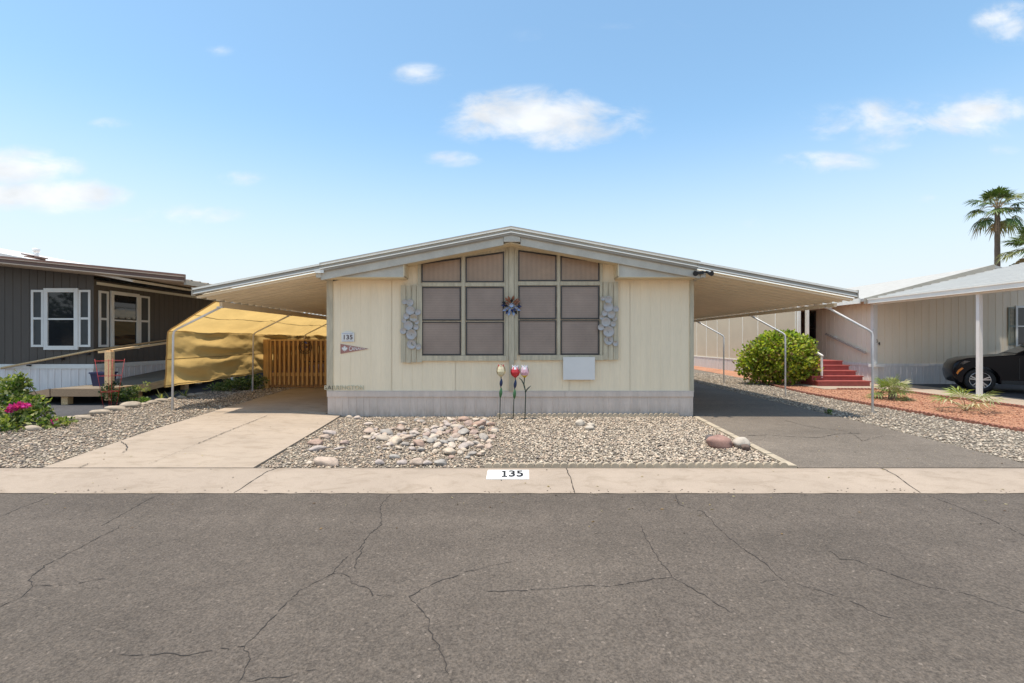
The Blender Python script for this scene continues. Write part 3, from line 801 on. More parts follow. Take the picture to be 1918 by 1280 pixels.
            for (ya, yb, dd) in ((r1[0], r1[1], 0.0), (r2[0], r2[1], .006)):
                d0 = HY - .030 + dd
                s.box(hx(a), hx(a + fw), d0, HY - .001, hz(yb + 1), hz(ya - 1)); s.box(hx(b - fw), hx(b), d0, HY - .001, hz(yb + 1), hz(ya - 1))
                s.box(hx(a + fw), hx(b - fw), d0 + .001, HY - .001, hz(yb + 1), hz(yb - 1.6)); s.box(hx(a + fw), hx(b - fw), d0 + .001, HY - .001, hz(ya + 1), hz(ya - 1))
                p.box(hx(a + 1), hx(b - 1), HY - .014 + dd, HY - .0012, hz(yb - .5), hz(ya + .3))
        s.build('sash', M['bronze'], w); p.build('pane', [M['screen'], M['screenup']], w)
        return w
    window([(790, 863.5), (872.5, 944)], 783, 947, lambda x: 493 - .137 * (x - 789), None, 529, (539, 600), (604, 665), 666, 1)
    window([(971, 1042), (1050, 1122)], 968.5, 1128, lambda x: 468.5 + .137 * (x - 970.5), None, 527, (537, 597.5), (601, 664), 665, 2)
    # centre post
    m = MB(); m.box(hx(947.6), hx(952.6), HY - .040, HY - .001, hz(675), hz(462)); m.box(hx(963.6), hx(967.9), HY - .040, HY - .001, hz(675), hz(462))
    m.build('post_trim', M['sidetrim'], P)
    m = MB(); m.box(hx(953.2), hx(963), HY - .055, HY - .001, .513, hz(459)); m.build('centre_post', M['sidetrim'], P)
    # plank shutters
    for planks in ([(752, 761, 535, 679), (762, 771, 535.5, 679.5), (772, 780.6, 535, 679), (781.4, 791.5, 536, 678.6)],
                   [(1129, 1137.5, 529, 674), (1138.4, 1147.4, 529.6, 674.4), (1148.2, 1157, 528.6, 673.8)]):
        m = MB()
        for k, (a, b, ya, yb) in enumerate(planks):
            m.box(hx(a), hx(b), HY - .062 + .003 * (k % 2), HY - .043, hz(yb), hz(ya))
        for yy in (555, 655): m.box(hx(planks[0][0] + 1), hx(planks[-1][1] - 1), HY - .042, HY - .004, hz(yy + 5), hz(yy))
        m.build('shutter', M['sidetrim'], P)
    # raised maker's letters low on the wall
    m = MB(); text_into(m, text_mesh('BARRINGTON', .115, .02, 1.12, .001), (hx(645), HY - .012, hz(726.5)))
    m.build('lettering', pm('cream_letters', (.60, .54, .38), .1, 9, .6), P)
build_home()

# eave floodlight, black, on the right corner
def build_flood():
    t = thing('floodlight', 'small black twin floodlight under the right eave of the cream home', 'floodlight', (fx(1312), FY + .0, fz(511)))
    c = Vector(t.location)
    m = MB(); m.box(c.x - .05, c.x + .05, c.y - .03, c.y + .04, c.z - .03, c.z + .03); m.tube([(c.x - .1, c.y - .03, c.z + .01), (c.x + .12, c.y - .03, c.z)], .012, 8); m.build('bracket', M['black'], t)
    for dx in (-.1, .12):
        m = MB(); m.tube([(c.x + dx, c.y + .02, c.z + .02), (c.x + dx * 1.25, c.y - .06, c.z - .02), (c.x + dx * 1.4, c.y - .12, c.z - .035)], [.022, .032, .05], 10); m.build('lamp_head', M['black'], t)
build_flood()

# ================================================================ CARPORT AWNINGS
def pan_profile(y0, y1, pitch=.305):
    out = []; y = y0
    while y < y1:
        out += [(y, 0), (y + .05, 0), (y + .053, -.034), (y + .075, -.034), (y + .078, 0), (y + .135, 0), (y + .138, -.034), (y + .16, -.034), (y + .163, 0), (y + .215, 0), (y + .23, .06), (y + .285, .06), (y + .30, 0)]
        y += pitch
    return out + [(y, 0)]
def awning(name, xa, xb, zf, y0, y1, off, label, group, parent=None, mats=('panbeige', 'fasciaw', 'fasciag'), gut=None):
    """ribbed pan roof between x=xa and x=xb with underside zf(x)+off; ribs run down the slope"""
    t = parent or thing(name, label, 'carport awning', ((xa + xb) / 2, y0, 0), group)
    pr = pan_profile(y0, y1); m = MB(); vs_ = []
    for y, d in pr:
        for x in (xa, xb): vs_.append((x, y, zf(x) + off + d))
    n = len(pr)
    m.add(vs_, [(2 * i, 2 * i + 1, 2 * i + 3, 2 * i + 2) for i in range(n - 1)])
    m.add([(p[0], p[1], p[2] + .004) for p in vs_], [(2 * i, 2 * i + 2, 2 * i + 3, 2 * i + 1) for i in range(n - 1)])
    m.build('pan_roof', M[mats[0]], t)
    return t
def bent_post(t, base, bend, top, r=.026):
    b = Vector(base); k = Vector(bend); p = Vector(top)
    d1 = (k - b).normalized(); d2 = (p - k).normalized()
    pts = [b - Vector((0, 0, .1)), k - d1 * .09, k - d1 * .03 + d2 * .015, k + d2 * .03 - d1 * .015 + Vector((0, 0, 0)), k + d2 * .09, p]
    m = MB(); m.tube(pts, r, 10); m.box(p.x - .06, p.x + .06, p.y - .03, p.y + .03, p.z - .01, p.z + .02)
    return m.build('post', M['galv'], t)

def front_fascia(t, x0, x1, zf, y):
    m = MB()
    def strip(o0, o1, ya, yb): m.prism([(x0, zf(x0) + o0), (x1, zf(x1) + o0), (x1, zf(x1) + o1), (x0, zf(x0) + o1)], 'y', ya, yb)
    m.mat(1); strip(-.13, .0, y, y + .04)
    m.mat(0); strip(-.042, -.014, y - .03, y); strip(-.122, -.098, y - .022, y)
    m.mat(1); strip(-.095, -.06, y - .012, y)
    m.build('fascia', [M['fasciaw'], M['fasciag']], t)

ARX = 6.60; ALX = -6.10
def build_awnings():
    # right
    t = awning('carport_awning', fx(1316) + .0, ARX, rz, FY + .045, 24, -.155, 'beige ribbed carport awning over the shaded asphalt driveway, on bent steel posts', None)
    front_fascia(t, fx(1307), ARX + .01, rz, FY)
    m = MB(); m.box(ARX + .0, ARX + .018, FY - .03, FY + .06, rz(ARX) - .15, rz(ARX) + .01); m.build('corner_cap', M['fasciag'], t)
    m = MB(); zb = rz(ARX) - .155
    m.box(ARX - .10, ARX - .04, FY + .5, 24, zb - .12, zb - .045); m.build('beam', M['panbeige'], t)
    for y, py in ((9.93, 776), (13.1, 741), (16.9, 715), (20.6, 0)):
        bent_post(t, (7.45, y, g(7.45, y)), (7.45, y, 1.69), (6.53, y, zb - .125), .022)
    # left
    t = awning('carport_awning', ALX, fx(597), rz, FY + .045, 24, -.155, 'beige ribbed carport awning over the gated concrete strip, hung with tan shade cloth', None)
    front_fascia(t, ALX - .01, fx(601), rz, FY)
    m = MB(); m.box(ALX - .02, ALX - .001, FY - .03, FY + .06, rz(ALX) - .15, rz(ALX) + .01); m.build('corner_cap', M['fasciag'], t)
    zb = rz(ALX) - .155
    m = MB(); m.box(ALX + .04, ALX + .10, FY + .75, 24, zb - .165, zb - .05); m.build('beam', M['panbeige'], t)
    for y in (9.93, 13.0, 16.2, 19.6):
        bent_post(t, (-7.02, y, g(-7.02, y)), (-7.0, y, 1.72), (ALX + .07, y, zb - .17), .022)
build_awnings()

# tan shade cloth hung on the left awning's posts
def build_tarp():
    ys0, ys1 = 9.86, 24; posts = [9.93, 13.0, 16.2, 19.6, 24]
    sec = [(-6.07, 2.325), (-7.06, 1.715), (-7.12, .50)]
    l1 = math.dist(sec[0], sec[1]); l2 = math.dist(sec[1], sec[2]); nv, nu = 56, 220
    def pt(y, t):
        s = t * (l1 + l2)
        if s < l1: a, b, k = sec[0], sec[1], s / l1; n = Vector((.55, 0, -.83))
        else: a, b, k = sec[1], sec[2], (s - l1) / l2; n = Vector((-1, 0, 0))
        x = a[0] + (b[0] - a[0]) * k; z = a[1] + (b[1] - a[1]) * k
        f = 0
        for p, q in zip(posts[:-1], posts[1:]):
            if p <= y <= q: f = math.sin(math.pi * (y - p) / (q - p)); break
        up = s < l1
        sag = f * (.075 * math.sin(math.pi * k) if up else .035 * math.sin(math.pi * min(k * 1.1, 1)))
        z -= f * .03 * max(0, 1 - t * 3.6) ** 1.3
        # drape folds, strongest on the hanging half, roughly horizontal smiles between the posts
        ph = z * 14 + 1.4 * f + 1.2 * noise.noise(Vector((y * .7, z * 1.5, 3)))
        w = .02 * abs(noise.noise(Vector((y * 2.2 + z, z * 11 + f * 5, 7)))) + .012 * noise.noise(Vector((y * 7, z * 16, 2))) + .035 * math.sin(ph) * (.25 + f) + .085 * noise.noise(Vector((y * 1.0, z * 4.2 + f * 1.2, 1))) + .02 * noise.noise(Vector((y * 3, z * 9, 5)))
        if up: w *= .55
        if t > .93: z += .02 * noise.noise(Vector((y * 2, 0, 9)))
        edge = min(1, abs(y - 9.93) / .3); w *= edge
        p = Vector((x, y, z)) + n * (sag + w)
        if not up: p.z += .0 + g(-7.05, y) * k * .6
        return p
    m = MB(); vs_ = []
    for i in range(nu + 1):
        for j in range(nv + 1): vs_.append(pt(ys0 + (ys1 - ys0) * i / nu, j / nv))
    fs_ = [(i * (nv + 1) + j, i * (nv + 1) + j + 1, (i + 1) * (nv + 1) + j + 1, (i + 1) * (nv + 1) + j) for i in range(nu) for j in range(nv)]
    m.add(vs_, fs_, True)
    m.mat(1)
    kb = l1 / (l1 + l2)
    for t0 in (kb * .46, kb, kb + (1 - kb) * .5, .985):
        q = []
        for i in range(nu + 1):
            y = ys0 + (ys1 - ys0) * i / nu
            a = pt(y, t0 - .004); b = pt(y, t0 + .004); q += [a + Vector((.008, 0, -.004)), b + Vector((.008, 0, -.004))]
        m.add(q, [(2 * i, 2 * i + 1, 2 * i + 3, 2 * i + 2) for i in range(nu)], True)
    # rolled front hem
    m.mat(0); m.tube([pt(ys0, j / 30) for j in range(31)], .012, 6)
    o = m.build('shade_cloth', [M['tarp'], M['seam']], loc=(-7.05, ys0, 0))
    tag(o, 'tan shade cloth sagging between the bent posts of the left awning', 'shade cloth')
build_tarp()

# cedar gate across the left carport strip
def build_gate():
    Y = 13.75; k = Y / F
    X = lambda px: (px - CX) * k
    x0, x1 = X(495), X(614); zb = g(-5, Y) + .02; zt = EYE - (636 - CY) * k
    t = thing('picket_gate', 'golden cedar picket gate closing the strip under the left awning', 'gate', ((x0 + x1) / 2, Y, zb))
    m = MB(); m.box(x0, x0 + .15, Y - .06, Y + .06, zb - .1, zt); m.build('post', M['gate'], t)
    m = MB(); m.box(x0 + .15, x1, Y - .05, Y + .05, zt - .04, zt); m.build('rail', M['gate'], t)
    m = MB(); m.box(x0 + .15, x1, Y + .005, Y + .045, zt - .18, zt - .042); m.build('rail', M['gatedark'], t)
    m = MB(); m.box(x0 + .15, x1, Y + .005, Y + .045, zb + .32, zb + .42); m.build('rail', M['gate'], t)
    m = MB(); n = 13; w = (x1 - x0 - .16) / n
    for i in range(n): m.box(x0 + .155 + i * w, x0 + .152 + (i + 1) * w - .004, Y + .012, Y + .035, zb, zb + .318)
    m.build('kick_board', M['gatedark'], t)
    n = 12; px0, px1 = x0 + .20, x1 - .05
    rr = random.Random(3)
    for i in range(n + 1):
        x = px0 + (px1 - px0) * i / n
        m = MB(); m.box(x - .026, x + .026, Y - .045, Y + .003, zb + .08 + rr.uniform(-.01, .01), zt - .042)
        m.build('picket', M['gate'], t)
    for i in range(n):
        x = px0 + (px1 - px0) * (i + .5) / n
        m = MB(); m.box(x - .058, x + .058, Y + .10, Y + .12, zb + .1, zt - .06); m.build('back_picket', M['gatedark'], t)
    # two thin iron straps
    m = MB(); m.box(X(566), x1, Y + .046, Y + .056, zb + .72, zb + .745); m.build('strap', M['black'], t)
    return t
build_gate()
def build_spinner():
    Y = 13.68; k = Y / F; c = Vector(((572 - CX) * k, Y - .02, EYE - (651 - CY) * k))
    t = thing('wall_ornament', 'round wire ornament with blue and orange leaves hung on the cedar gate', 'ornament', c)
    m = MB()
    for r in (.185, .14):
        m.tube([c + Vector((math.cos(a) * r, 0, math.sin(a) * r)) for a in [i / 24 * 2 * math.pi for i in range(25)]], .008, 6, False)
    m.tube([c + Vector((-.16, 0, -.08)), c + Vector((.16, 0, -.08))], .007, 6); m.tube([c + Vector((-.05, 0, -.18)), c + Vector((-.02, 0, .18))], .006, 6)
    m.build('ring', M['black'], t)
    rr = random.Random(8)
    cols = [pm('enamel_blue', (.05, .09, .35), .2, 9, .4), pm('enamel_orange', (.55, .22, .05), .2, 9, .4), pm('enamel_copper', (.30, .14, .07), .2, 9, .4)]
    for i in range(9):
        a = rr.uniform(0, 6.28); r = rr.uniform(.03, .15); q = c + Vector((math.cos(a) * r, -.012, math.sin(a) * r)); s = .035
        m = MB(); m.prism([(q.x - s, q.z), (q.x, q.z - s * .6), (q.x + s, q.z), (q.x, q.z + s * .6)], 'y', q.y - .006, q.y); m.build('leaf', cols[i % 3], t)
build_spinner()

# ================================================================ things on the cream home's wall
def dish(m, c, r, depth=.02, n=20):
    """shallow hammered bowl facing the street"""
    rings = [(0.0, .56), (.3, .50), (.55, .38), (.8, .17), (1.0, -.08)]
    c = Vector(c); vs_ = [c + Vector((0, depth * rings[0][1], 0))]
    for q, d in rings[1:]:
        for i in range(n):
            a = 2 * math.pi * i / n; vs_.append(c + Vector((math.cos(a) * r * q, depth * d, math.sin(a) * r * q)))
    fs_ = [(0, 1 + i, 1 + (i + 1) % n) for i in range(n)]
    for k in range(len(rings) - 2):
        for i in range(n):
            fs_.append((1 + k * n + i, 1 + (k + 1) * n + i, 1 + (k + 1) * n + (i + 1) % n, 1 + k * n + (i + 1) % n))
    b = len(vs_)
    for i in range(n): vs_.append(vs_[1 + (len(rings) - 2) * n + i] + Vector((0, .012, 0)))
    for i in range(n): fs_.append((1 + (len(rings) - 2) * n + i, b + i, b + (i + 1) % n, 1 + (len(rings) - 2) * n + (i + 1) % n))
    m.add(vs_, fs_, True)
def patina_mat():
    m, nt, N, L, b = nodes_of('patina_metal')
    tc = N.new('ShaderNodeTexCoord'); oi = N.new('ShaderNodeObjectInfo')
    ad = N.new('ShaderNodeVectorMath'); ad.operation = 'ADD'; L.new(tc.outputs['Object'], ad.inputs[0]); L.new(oi.outputs['Random'], ad.inputs[1])
    c = ramp(N, L, noise_node(N, L, ad.outputs[0], 7, 5, .6), [(.25, (.42, .27, .10)), (.42, (.46, .42, .38)), (.7, (.50, .475, .47))])
    L.new(c, b.inputs['Base Color']); b.inputs['Metallic'].default_value = .2; b.inputs['Roughness'].default_value = .6
    bump(N, L, b, noise_node(N, L, tc.outputs['Object'], 60, 3), .25, .004)
    return m
M['patina'] = patina_mat()
def build_disc_art():
    left = [(147,350,35),(222,360,50),(228,470,65),(332,495,42),(172,552,42),(275,572,58),(138,615,33),(317,632,33),(200,682,66),(305,705,38),(128,757,45),(243,805,76),(245,945,66),(340,980,40)]
    right = [(210,300,33),(285,320,53),(285,425,68),(392,450,42),(232,507,42),(327,527,58),(195,567,34),(373,587,34),(252,632,66),(353,658,40),(182,706,44),(288,765,78),(290,890,64),(385,930,40)]
    for lst, ox, lab in ((left, 740, 'wall art of overlapping silvery metal discs on the left plank shutter'), (right, 1100, 'wall art of overlapping silvery metal discs on the right plank shutter')):
        xs = [ox + x / 7.525 for x, y, r in lst]
        t = thing('wall_art', lab, 'wall art', (hx(sum(xs) / len(xs)), HY - .09, hz(600)), 'metal disc wall art')
        for i, (x, y, r) in enumerate(lst):
            m = MB(); c = (hx(ox + x / 7.525), HY - .085 - .006 * (i % 3), hz(520 + y / 7.525))
            dish(m, c, r / 7.525 * HY / F, r / 7.525 * HY / F * .5); m.build('disc', M['patina'], t)
        m = MB()
        pts = [(hx(ox + x / 7.525), HY - .066, hz(520 + y / 7.525)) for x, y, r in lst]
        m.tube(pts, .004, 5); m.build('rod', M['black'], t)
build_disc_art()

def build_flower_art():
    c = Vector((hx(958), HY - .10, hz(573.5)))
    t = thing('wall_flower', 'dark metal flower with navy and copper petals on the post between the windows', 'wall flower', c)
    cols = [pm('petal_navy', (.035, .045, .12), .3, 20, .3, metal=.6), pm('petal_copper', (.30, .13, .08), .3, 20, .35, metal=.6), pm('petal_steel', (.34, .38, .50), .2, 20, .3, metal=.7), pm('petal_black', (.02, .02, .025), .3, 20, .35, metal=.4)]
    rr = random.Random(4)
    for ring, (n, r0, ln, wd, dy, tilt) in enumerate(((14, .10, .115, .06, .045, .25), (11, .055, .10, .062, .02, .5), (7, .02, .075, .05, -.005, .9))):
        for i in range(n):
            a = 2 * math.pi * (i + .5 * (ring % 2)) / n + rr.uniform(-.12, .12); d = Vector((math.cos(a), 0, math.sin(a))); s = Vector((-math.sin(a), 0, math.cos(a)))
            ax = (d * math.cos(tilt) + Vector((0, -1, 0)) * math.sin(tilt)).normalized(); b = c + d * r0 + Vector((0, dy, 0))
            nrm = ax.cross(s).normalized()
            P = [b, b + ax * ln * .5 + s * wd / 2 + nrm * .012, b + ax * ln, b + ax * ln * .5 - s * wd / 2 + nrm * .012, b + ax * ln * .5]
            m = MB(); m.add(P, [(0, 1, 4), (1, 2, 4), (2, 3, 4), (3, 0, 4)]); m.add([p + Vector((0, .003, 0)) for p in P], [(0, 4, 1), (1, 4, 2), (2, 4, 3), (3, 4, 0)])
            ci = (1 if rr.random() < .6 else 3) if math.sin(a) > .2 else rr.choice((0, 0, 2, 2, 3))
            m.build('petal', cols[ci], t)
    m = MB(); dish(m, c + Vector((0, -.05, 0)), .042, .02); m.tube([c + Vector((0, -.04, 0)), c + Vector((0, .055, 0))], .02, 8); m.build('centre', cols[2], t)
build_flower_art()

def build_plaque():
    t = thing('house_number', 'small white arched plaque reading 135 at the left of the cream wall', 'house number', (hx(652), HY - .02, hz(640)))
    x0, x1 = hx(640.3), hx(664); zb, zt = hz(640.5), hz(623.5); xm = (x0 + x1) / 2
    m = MB(); poly = [(x0, zb), (x1, zb), (x1, zt)] + [(xm + (x1 - xm) * .72 * math.cos(a), zt + .028 * math.sin(a)) for a in frange(0.0, math.pi, 10)] + [(x0, zt)]
    m.prism(poly, 'y', HY - .026, HY - .004); m.build('plate', M['white'], t)
    bd = pm('brown_digits', (.10, .05, .045), .1, 9, .5)
    for ch, dx in (('1', -.07), ('3', 0), ('5', .07)):
        m = MB(); text_into(m, text_mesh(ch, .125, .004, 1, .003), (xm + dx, HY - .029, (zb + zt) / 2 - .004)); m.build('digit', bd, t)
    pbm = pm('plaque_blue', (.35, .38, .50), .2, 60, .5)
    for zz in (zt - .018, zb + .016):
        m = MB(); m.box(x0 + .02, x1 - .02, HY - .0285, HY - .0262, zz - .004, zz + .004); m.build('scroll_band', pbm, t)
build_plaque()

def build_pennant():
    t = thing('pennant', 'faded red pennant with white maple leaf reading CANADA below the number plaque', 'pennant', (hx(660), HY - .01, hz(653)))
    x0, x1 = hx(638), hx(690.5); z0, z1, zt = hz(663), hz(644.5), hz(653.7); zm = (z0 + z1) / 2
    m = MB(); m.prism([(x0, z0), (x1, zt), (x0, z1)], 'y', HY - .012, HY - .004); m.build('cloth', pm('faded_red', (.40, .19, .155), .1, 8, .8), t)
    wh = pm('pennant_white', (.72, .70, .67), .05, 9, .7)
    L = [(0,-1),(.06,-.45),(.5,-.55),(.42,-.35),(.9,.05),(.75,.15),(.82,.45),(.55,.38),(.5,.52),(.25,.25),(.33,.75),(.16,.66),(0,1)]
    L = L + [(-x, y) for x, y in L[-2:0:-1]]
    m = MB(); cx = x0 + (x1 - x0) * .15; s = .068; m.prism([(cx + x * s, zm + y * s) for x, y in L], 'y', HY - .0145, HY - .0125); m.build('maple_leaf', wh, t)
    me = text_mesh('CANADA', .11, .003, 1.0, .001); xs = [v.co.x for v in me.vertices]; xa, xb = min(xs), max(xs)
    def fn(co):
        k = (co.x - xa) / (xb - xa); X = x0 + (x1 - x0) * (.31 + .58 * k); h = (1 - (X - x0) / (x1 - x0)) * .92
        return Vector((X, co.y + HY - .0142, zm + (zt - zm) * (X - x0) / (x1 - x0) + co.z * 1.9 * h))
    m = MB(); text_into(m, me, (0, 0, 0), fn); m.build('lettering', wh, t)
build_pennant()

m = MB(); m.box(hx(1054), hx(1113), HY - .085, HY - .062, hz(711), hz(669))
o = m.build('sign_board', M['sign'], loc=(hx(1083), HY - .07, hz(711))); tag(o, 'blank pale grey rectangular board hung below the right window', 'sign board')

# painted house number on the kerb
def build_kerb_number():
    y0, y1 = 5.13, 5.60
    Y = lambda py: None
    m = MB(); n = 8; ya = 5.345; yb = 5.60
    xa, xb = -0.283, 0.195
    vs_ = []
    for i in range(n + 1):
        y = ya + (yb - ya) * i / n
        for x in (xa, xb): vs_.append((x + (y - 5.5) * .03, y, kerb_z(y) + .004))
    m.add(vs_, [(2 * i, 2 * i + 1, 2 * i + 3, 2 * i + 2) for i in range(n)])
    o = m.build('kerb_number', pm('kerb_white_paint', (.74, .73, .70), .05, 12, .7), loc=(0, ya, -.02))
    tag(o, 'white painted rectangle with black 135 on the kerb', 'kerb number')
    ym = (ya + yb) / 2
    for ch, dx in (('1', -.085), ('3', .0), ('5', .09)):
        mb = MB(); q = lambda x, yy: (dx + x, yy, kerb_z(yy) + .008)
        if ch == '1':
            y0, y1 = ym - .080, ym + .082; yb2 = y0 + .022
            for xa_, xb_, ya_, yb_ in ((-.012, .012, yb2, y1), (-.032, .032, y0, yb2)):
                mb.add([q(xa_, ya_), q(xb_, ya_), q(xb_, yb_), q(xa_, yb_)], [(0, 1, 2, 3)])
            mb.add([q(-.032, y1 - .045), q(-.012, y1 - .035), q(-.012, y1), q(-.032, y1 - .022)], [(0, 1, 2, 3)])
        else:
            text_into(mb, text_mesh(ch, .23, .0, 1, .006), (0, 0, 0), lambda co: Vector(q(co.x * .76, ym + co.z * 1.0)))
        mb.build('digit', M['black'], o)
build_kerb_number()

# three metal tulips on stakes
def build_tulips():
    def k(px, py, Y=9.2): return W(px, py, Y)
    cream = pm('enamel_cream', (.66, .58, .38), .12, 30, .35); red = pm('enamel_red', (.55, .03, .04), .2, 30, .3); white = pm('enamel_white', (.75, .73, .76), .1, 30, .3)
    yellow = pm('enamel_yellow', (.75, .55, .05), .1, 30, .35); stem = pm('dark_green_stem', (.025, .045, .03), .3, 30, .5); navy = pm('leaf_navy', (.012, .025, .075), .3, 20, .35); green = pm('leaf_green', (.05, .14, .05), .3, 20, .4)
    def tulip(name_lab, bx, by, hx_, zt, zb_, w, mats, tips, n=6):
        base = k(bx, by); base.z = g(base.x, base.y)
        t = thing('garden_tulip', name_lab, 'garden ornament', base, 'metal tulips on stakes')
        ct, cb = k(hx_, zt), k(hx_, zb_); H = ct.z - cb.z
        for q in range(2):
            for i in range(n // 2):
                a = 2 * math.pi * (i + .5 * q) / (n // 2) + .5; d = Vector((math.cos(a), math.sin(a), 0)); s = Vector((-d.y, d.x, 0)); r = w / 2 * (1 if q == 0 else .85)
                m = MB(); rows = [(0, .10, .25), (.18, .72, .55), (.42, 1.0, .70), (.66, .92, .62), (.84, .80, .42), (1.0, .88, .05)]
                vs_ = []; NW = 5
                for (h, rr_2, ww) in rows:
                    for j in range(NW):
                        e = (j / (NW - 1) - .5) * 2
                        vs_.append(cb + d * (r * rr_2 * (1 - .18 * e * e)) + s * (e * ww * r * 1.05) + Vector((0, 0, H * h)))
                for row in range(len(rows) - 1):
                    for j in range(NW - 1):
                        inner = j in (1, 2)
                        m.mat(0 if row < (1 if mats[0][0] is yellow else 2) else 1 if row < 2 else ((0 if inner and mats[0][0] is not yellow else 1) if row == 2 else ((1 if inner == bool(q) else 2) if row == 3 else 2)))
                        m.add([vs_[row * NW + j], vs_[row * NW + j + 1], vs_[(row + 1) * NW + j + 1], vs_[(row + 1) * NW + j]], [(0, 1, 2, 3)], True)
                m.build('petal', mats[q], t)
        return t, base, cb
    t, b, c = tulip('cream metal tulip with red tips on a dark stake, leftmost of the three', 936, 785, 938.5, 683, 706, .165, [[cream, cream, cream], [cream, cream, red]], red)
    m = MB(); m.tube([b - Vector((0, 0, .05)), k(937, 745), k(938.5, 718), c], .009, 7); m.build('stem', stem, t)
    def leaf(t, a, z, w, mat_, bulge=.02):
        a, z = k(*a), k(*z); d = z - a; s = Vector((d.z, 0, -d.x)).normalized()
        m = MB(); vs_ = []
        for i in range(9):
            f = i / 8; ww = w / 2 * math.sin(math.pi * f) ** .8; p = a + d * f + Vector((0, -.012 - bulge * math.sin(math.pi * f), 0))
            vs_ += [p - s * ww, p + Vector((0, -.008, 0)), p + s * ww]
        m.add(vs_, [(3 * i + j, 3 * i + j + 1, 3 * i + j + 4, 3 * i + j + 3) for i in range(8) for j in range(2)], True); m.build('leaf', mat_, t)
    leaf(t, (937, 747), (939, 725), .062, green); leaf(t, (938, 726), (939.5, 709), .06, navy)
    t, b, c = tulip('red and white metal tulip on a dark stake, middle one of the three', 961, 787, 965, 684, 707.5, .17, [[red, red, white], [red, white, white]], white)
    m = MB(); m.tube([b - Vector((0, 0, .05)), k(962.5, 750), k(965, 715), c], .009, 7); m.build('stem', stem, t)
    leaf(t, (963, 749), (964.5, 728), .06, green); leaf(t, (964, 729), (966, 711), .058, navy)
    t, b, c = tulip('pale pink and white metal tulip with yellow base, on a stake with curved leaves', 983, 787, 982.5, 684, 707.5, .16, [[yellow, pm('enamel_pink', (.62, .36, .42), .2, 30, .3), white], [yellow, white, white]], white)
    m = MB(); m.tube([b - Vector((0, 0, .05)), k(984.5, 742), k(984, 731), k(981.5, 720), c], .010, 7); m.build('stem', stem, t)
    m = MB(); m.tube([k(984, 735), k(981, 720), k(977, 712), k(972, 708)], [.006, .014, .012, .003], 6); m.build('leaf', stem, t)
    m = MB(); m.tube([k(984.5, 736), k(987, 730), k(991, 726), k(994.5, 723)], [.006, .013, .011, .003], 6); m.build('leaf', stem, t)
build_tulips()

# ================================================================ STONES AND EDGINGS
def rock_mesh(seed, amp=.28, sub=3):
    m = MB(); m.ball((0, 0, 0), 1.0, sub, amp, seed); me = bpy.data.meshes.new('river_rock')
    P = []
    for p in m.v:
        q = p + Vector((noise.noise(p * 2.7 + Vector((seed, 0, 0))), noise.noise(p * 2.7 + Vector((0, seed, 3))), noise.noise(p * 2.7 + Vector((5, 0, seed))))) * .07
        P.append(q)
    me.from_pydata(P, [], m.f); me.polygons.foreach_set('use_smooth', [True] * len(m.f)); me.materials.append(M['rock']); me.update(); return me
RM = [rock_mesh(i + 1) for i in range(7)]
def rock(px, py, rpx, label, group=None, mat_=None, asp=(1, .8, .62), name='river_rock', seed=0, lift=.35, rot=None, pt=None):
    rr = random.Random(seed * 13 + int(px * 7 + py * 3))
    p = pt if pt is not None else G(px, py)
    r = rpx * p.y / F
    o = link(name, RM[rr.randrange(len(RM))])
    if mat_ is not None:
        o.data = o.data.copy(); o.data.materials.clear(); o.data.materials.append(mat_)
    o.scale = (r * asp[0], r * asp[1], r * asp[2])
    o.rotation_euler = rot if rot else (rr.uniform(-.3, .3), rr.uniform(-.35, .35), rr.uniform(0, 6.28))
    o.location = (p.x, p.y, p.z + r * asp[2] * lift)
    tag(o, label, 'rock', group); return o
GRP = 'river rocks heaped on the gravel bed'
HEAP = 'rounded river rock in the heap left of the metal tulips'
def zp(x, y): return 580 + x / 4.567, 760 + y / 4.567
heap = [(510,225,46),(660,235,50),(630,285,55),(735,305,60),(780,205,45),(935,328,55),(840,275,40),(880,370,30),(955,378,35),(1035,302,38),(1150,312,32),(1215,342,40),(1210,302,30),(1320,352,46),
        (1370,328,36),(1425,322,32),(1490,275,48),(1530,352,40),(1460,352,40),(1320,232,50),(1400,232,38),(1315,122,46),(1360,155,46),(1450,165,56),(1550,160,35),(1240,116,20),(1185,165,36),(1250,182,42),
        (1130,202,30),(1060,272,40),(1200,402,56),(1290,402,30),(1390,412,35),(1480,402,30),(1090,340,38),(1000,250,32),(900,235,36),(1300,295,40),(1250,260,40),(1570,265,30),(1110,240,34),(980,300,30),
        (1070,390,26),(820,330,32),(760,360,26),(1210,440,26),(1350,440,22),(690,330,28),(580,250,30),(1165,140,26),(1420,120,28),(1490,130,30),(1545,210,26)]
for i, (x, y, r) in enumerate(heap):
    px, py = zp(x, y + 6); pt = G(px, py); rock(px, py, r / 4.567 * 1.16, HEAP, GRP, seed=i, lift=.32, asp=(1, .76, .5), pt=pt)
rr = random.Random(77)
for i in range(150):
    x = 1040 + rr.gauss(0, 1) * 330; y = 250 + rr.gauss(0, 1) * 85 - (x - 1040) * .02
    if not (480 < x < 1590 and 115 < y < 440): continue
    px, py = zp(x, y); rock(px, py, rr.uniform(18, 38) / 4.567, HEAP, GRP, seed=100 + i, lift=.3, asp=(1, .76, .52))
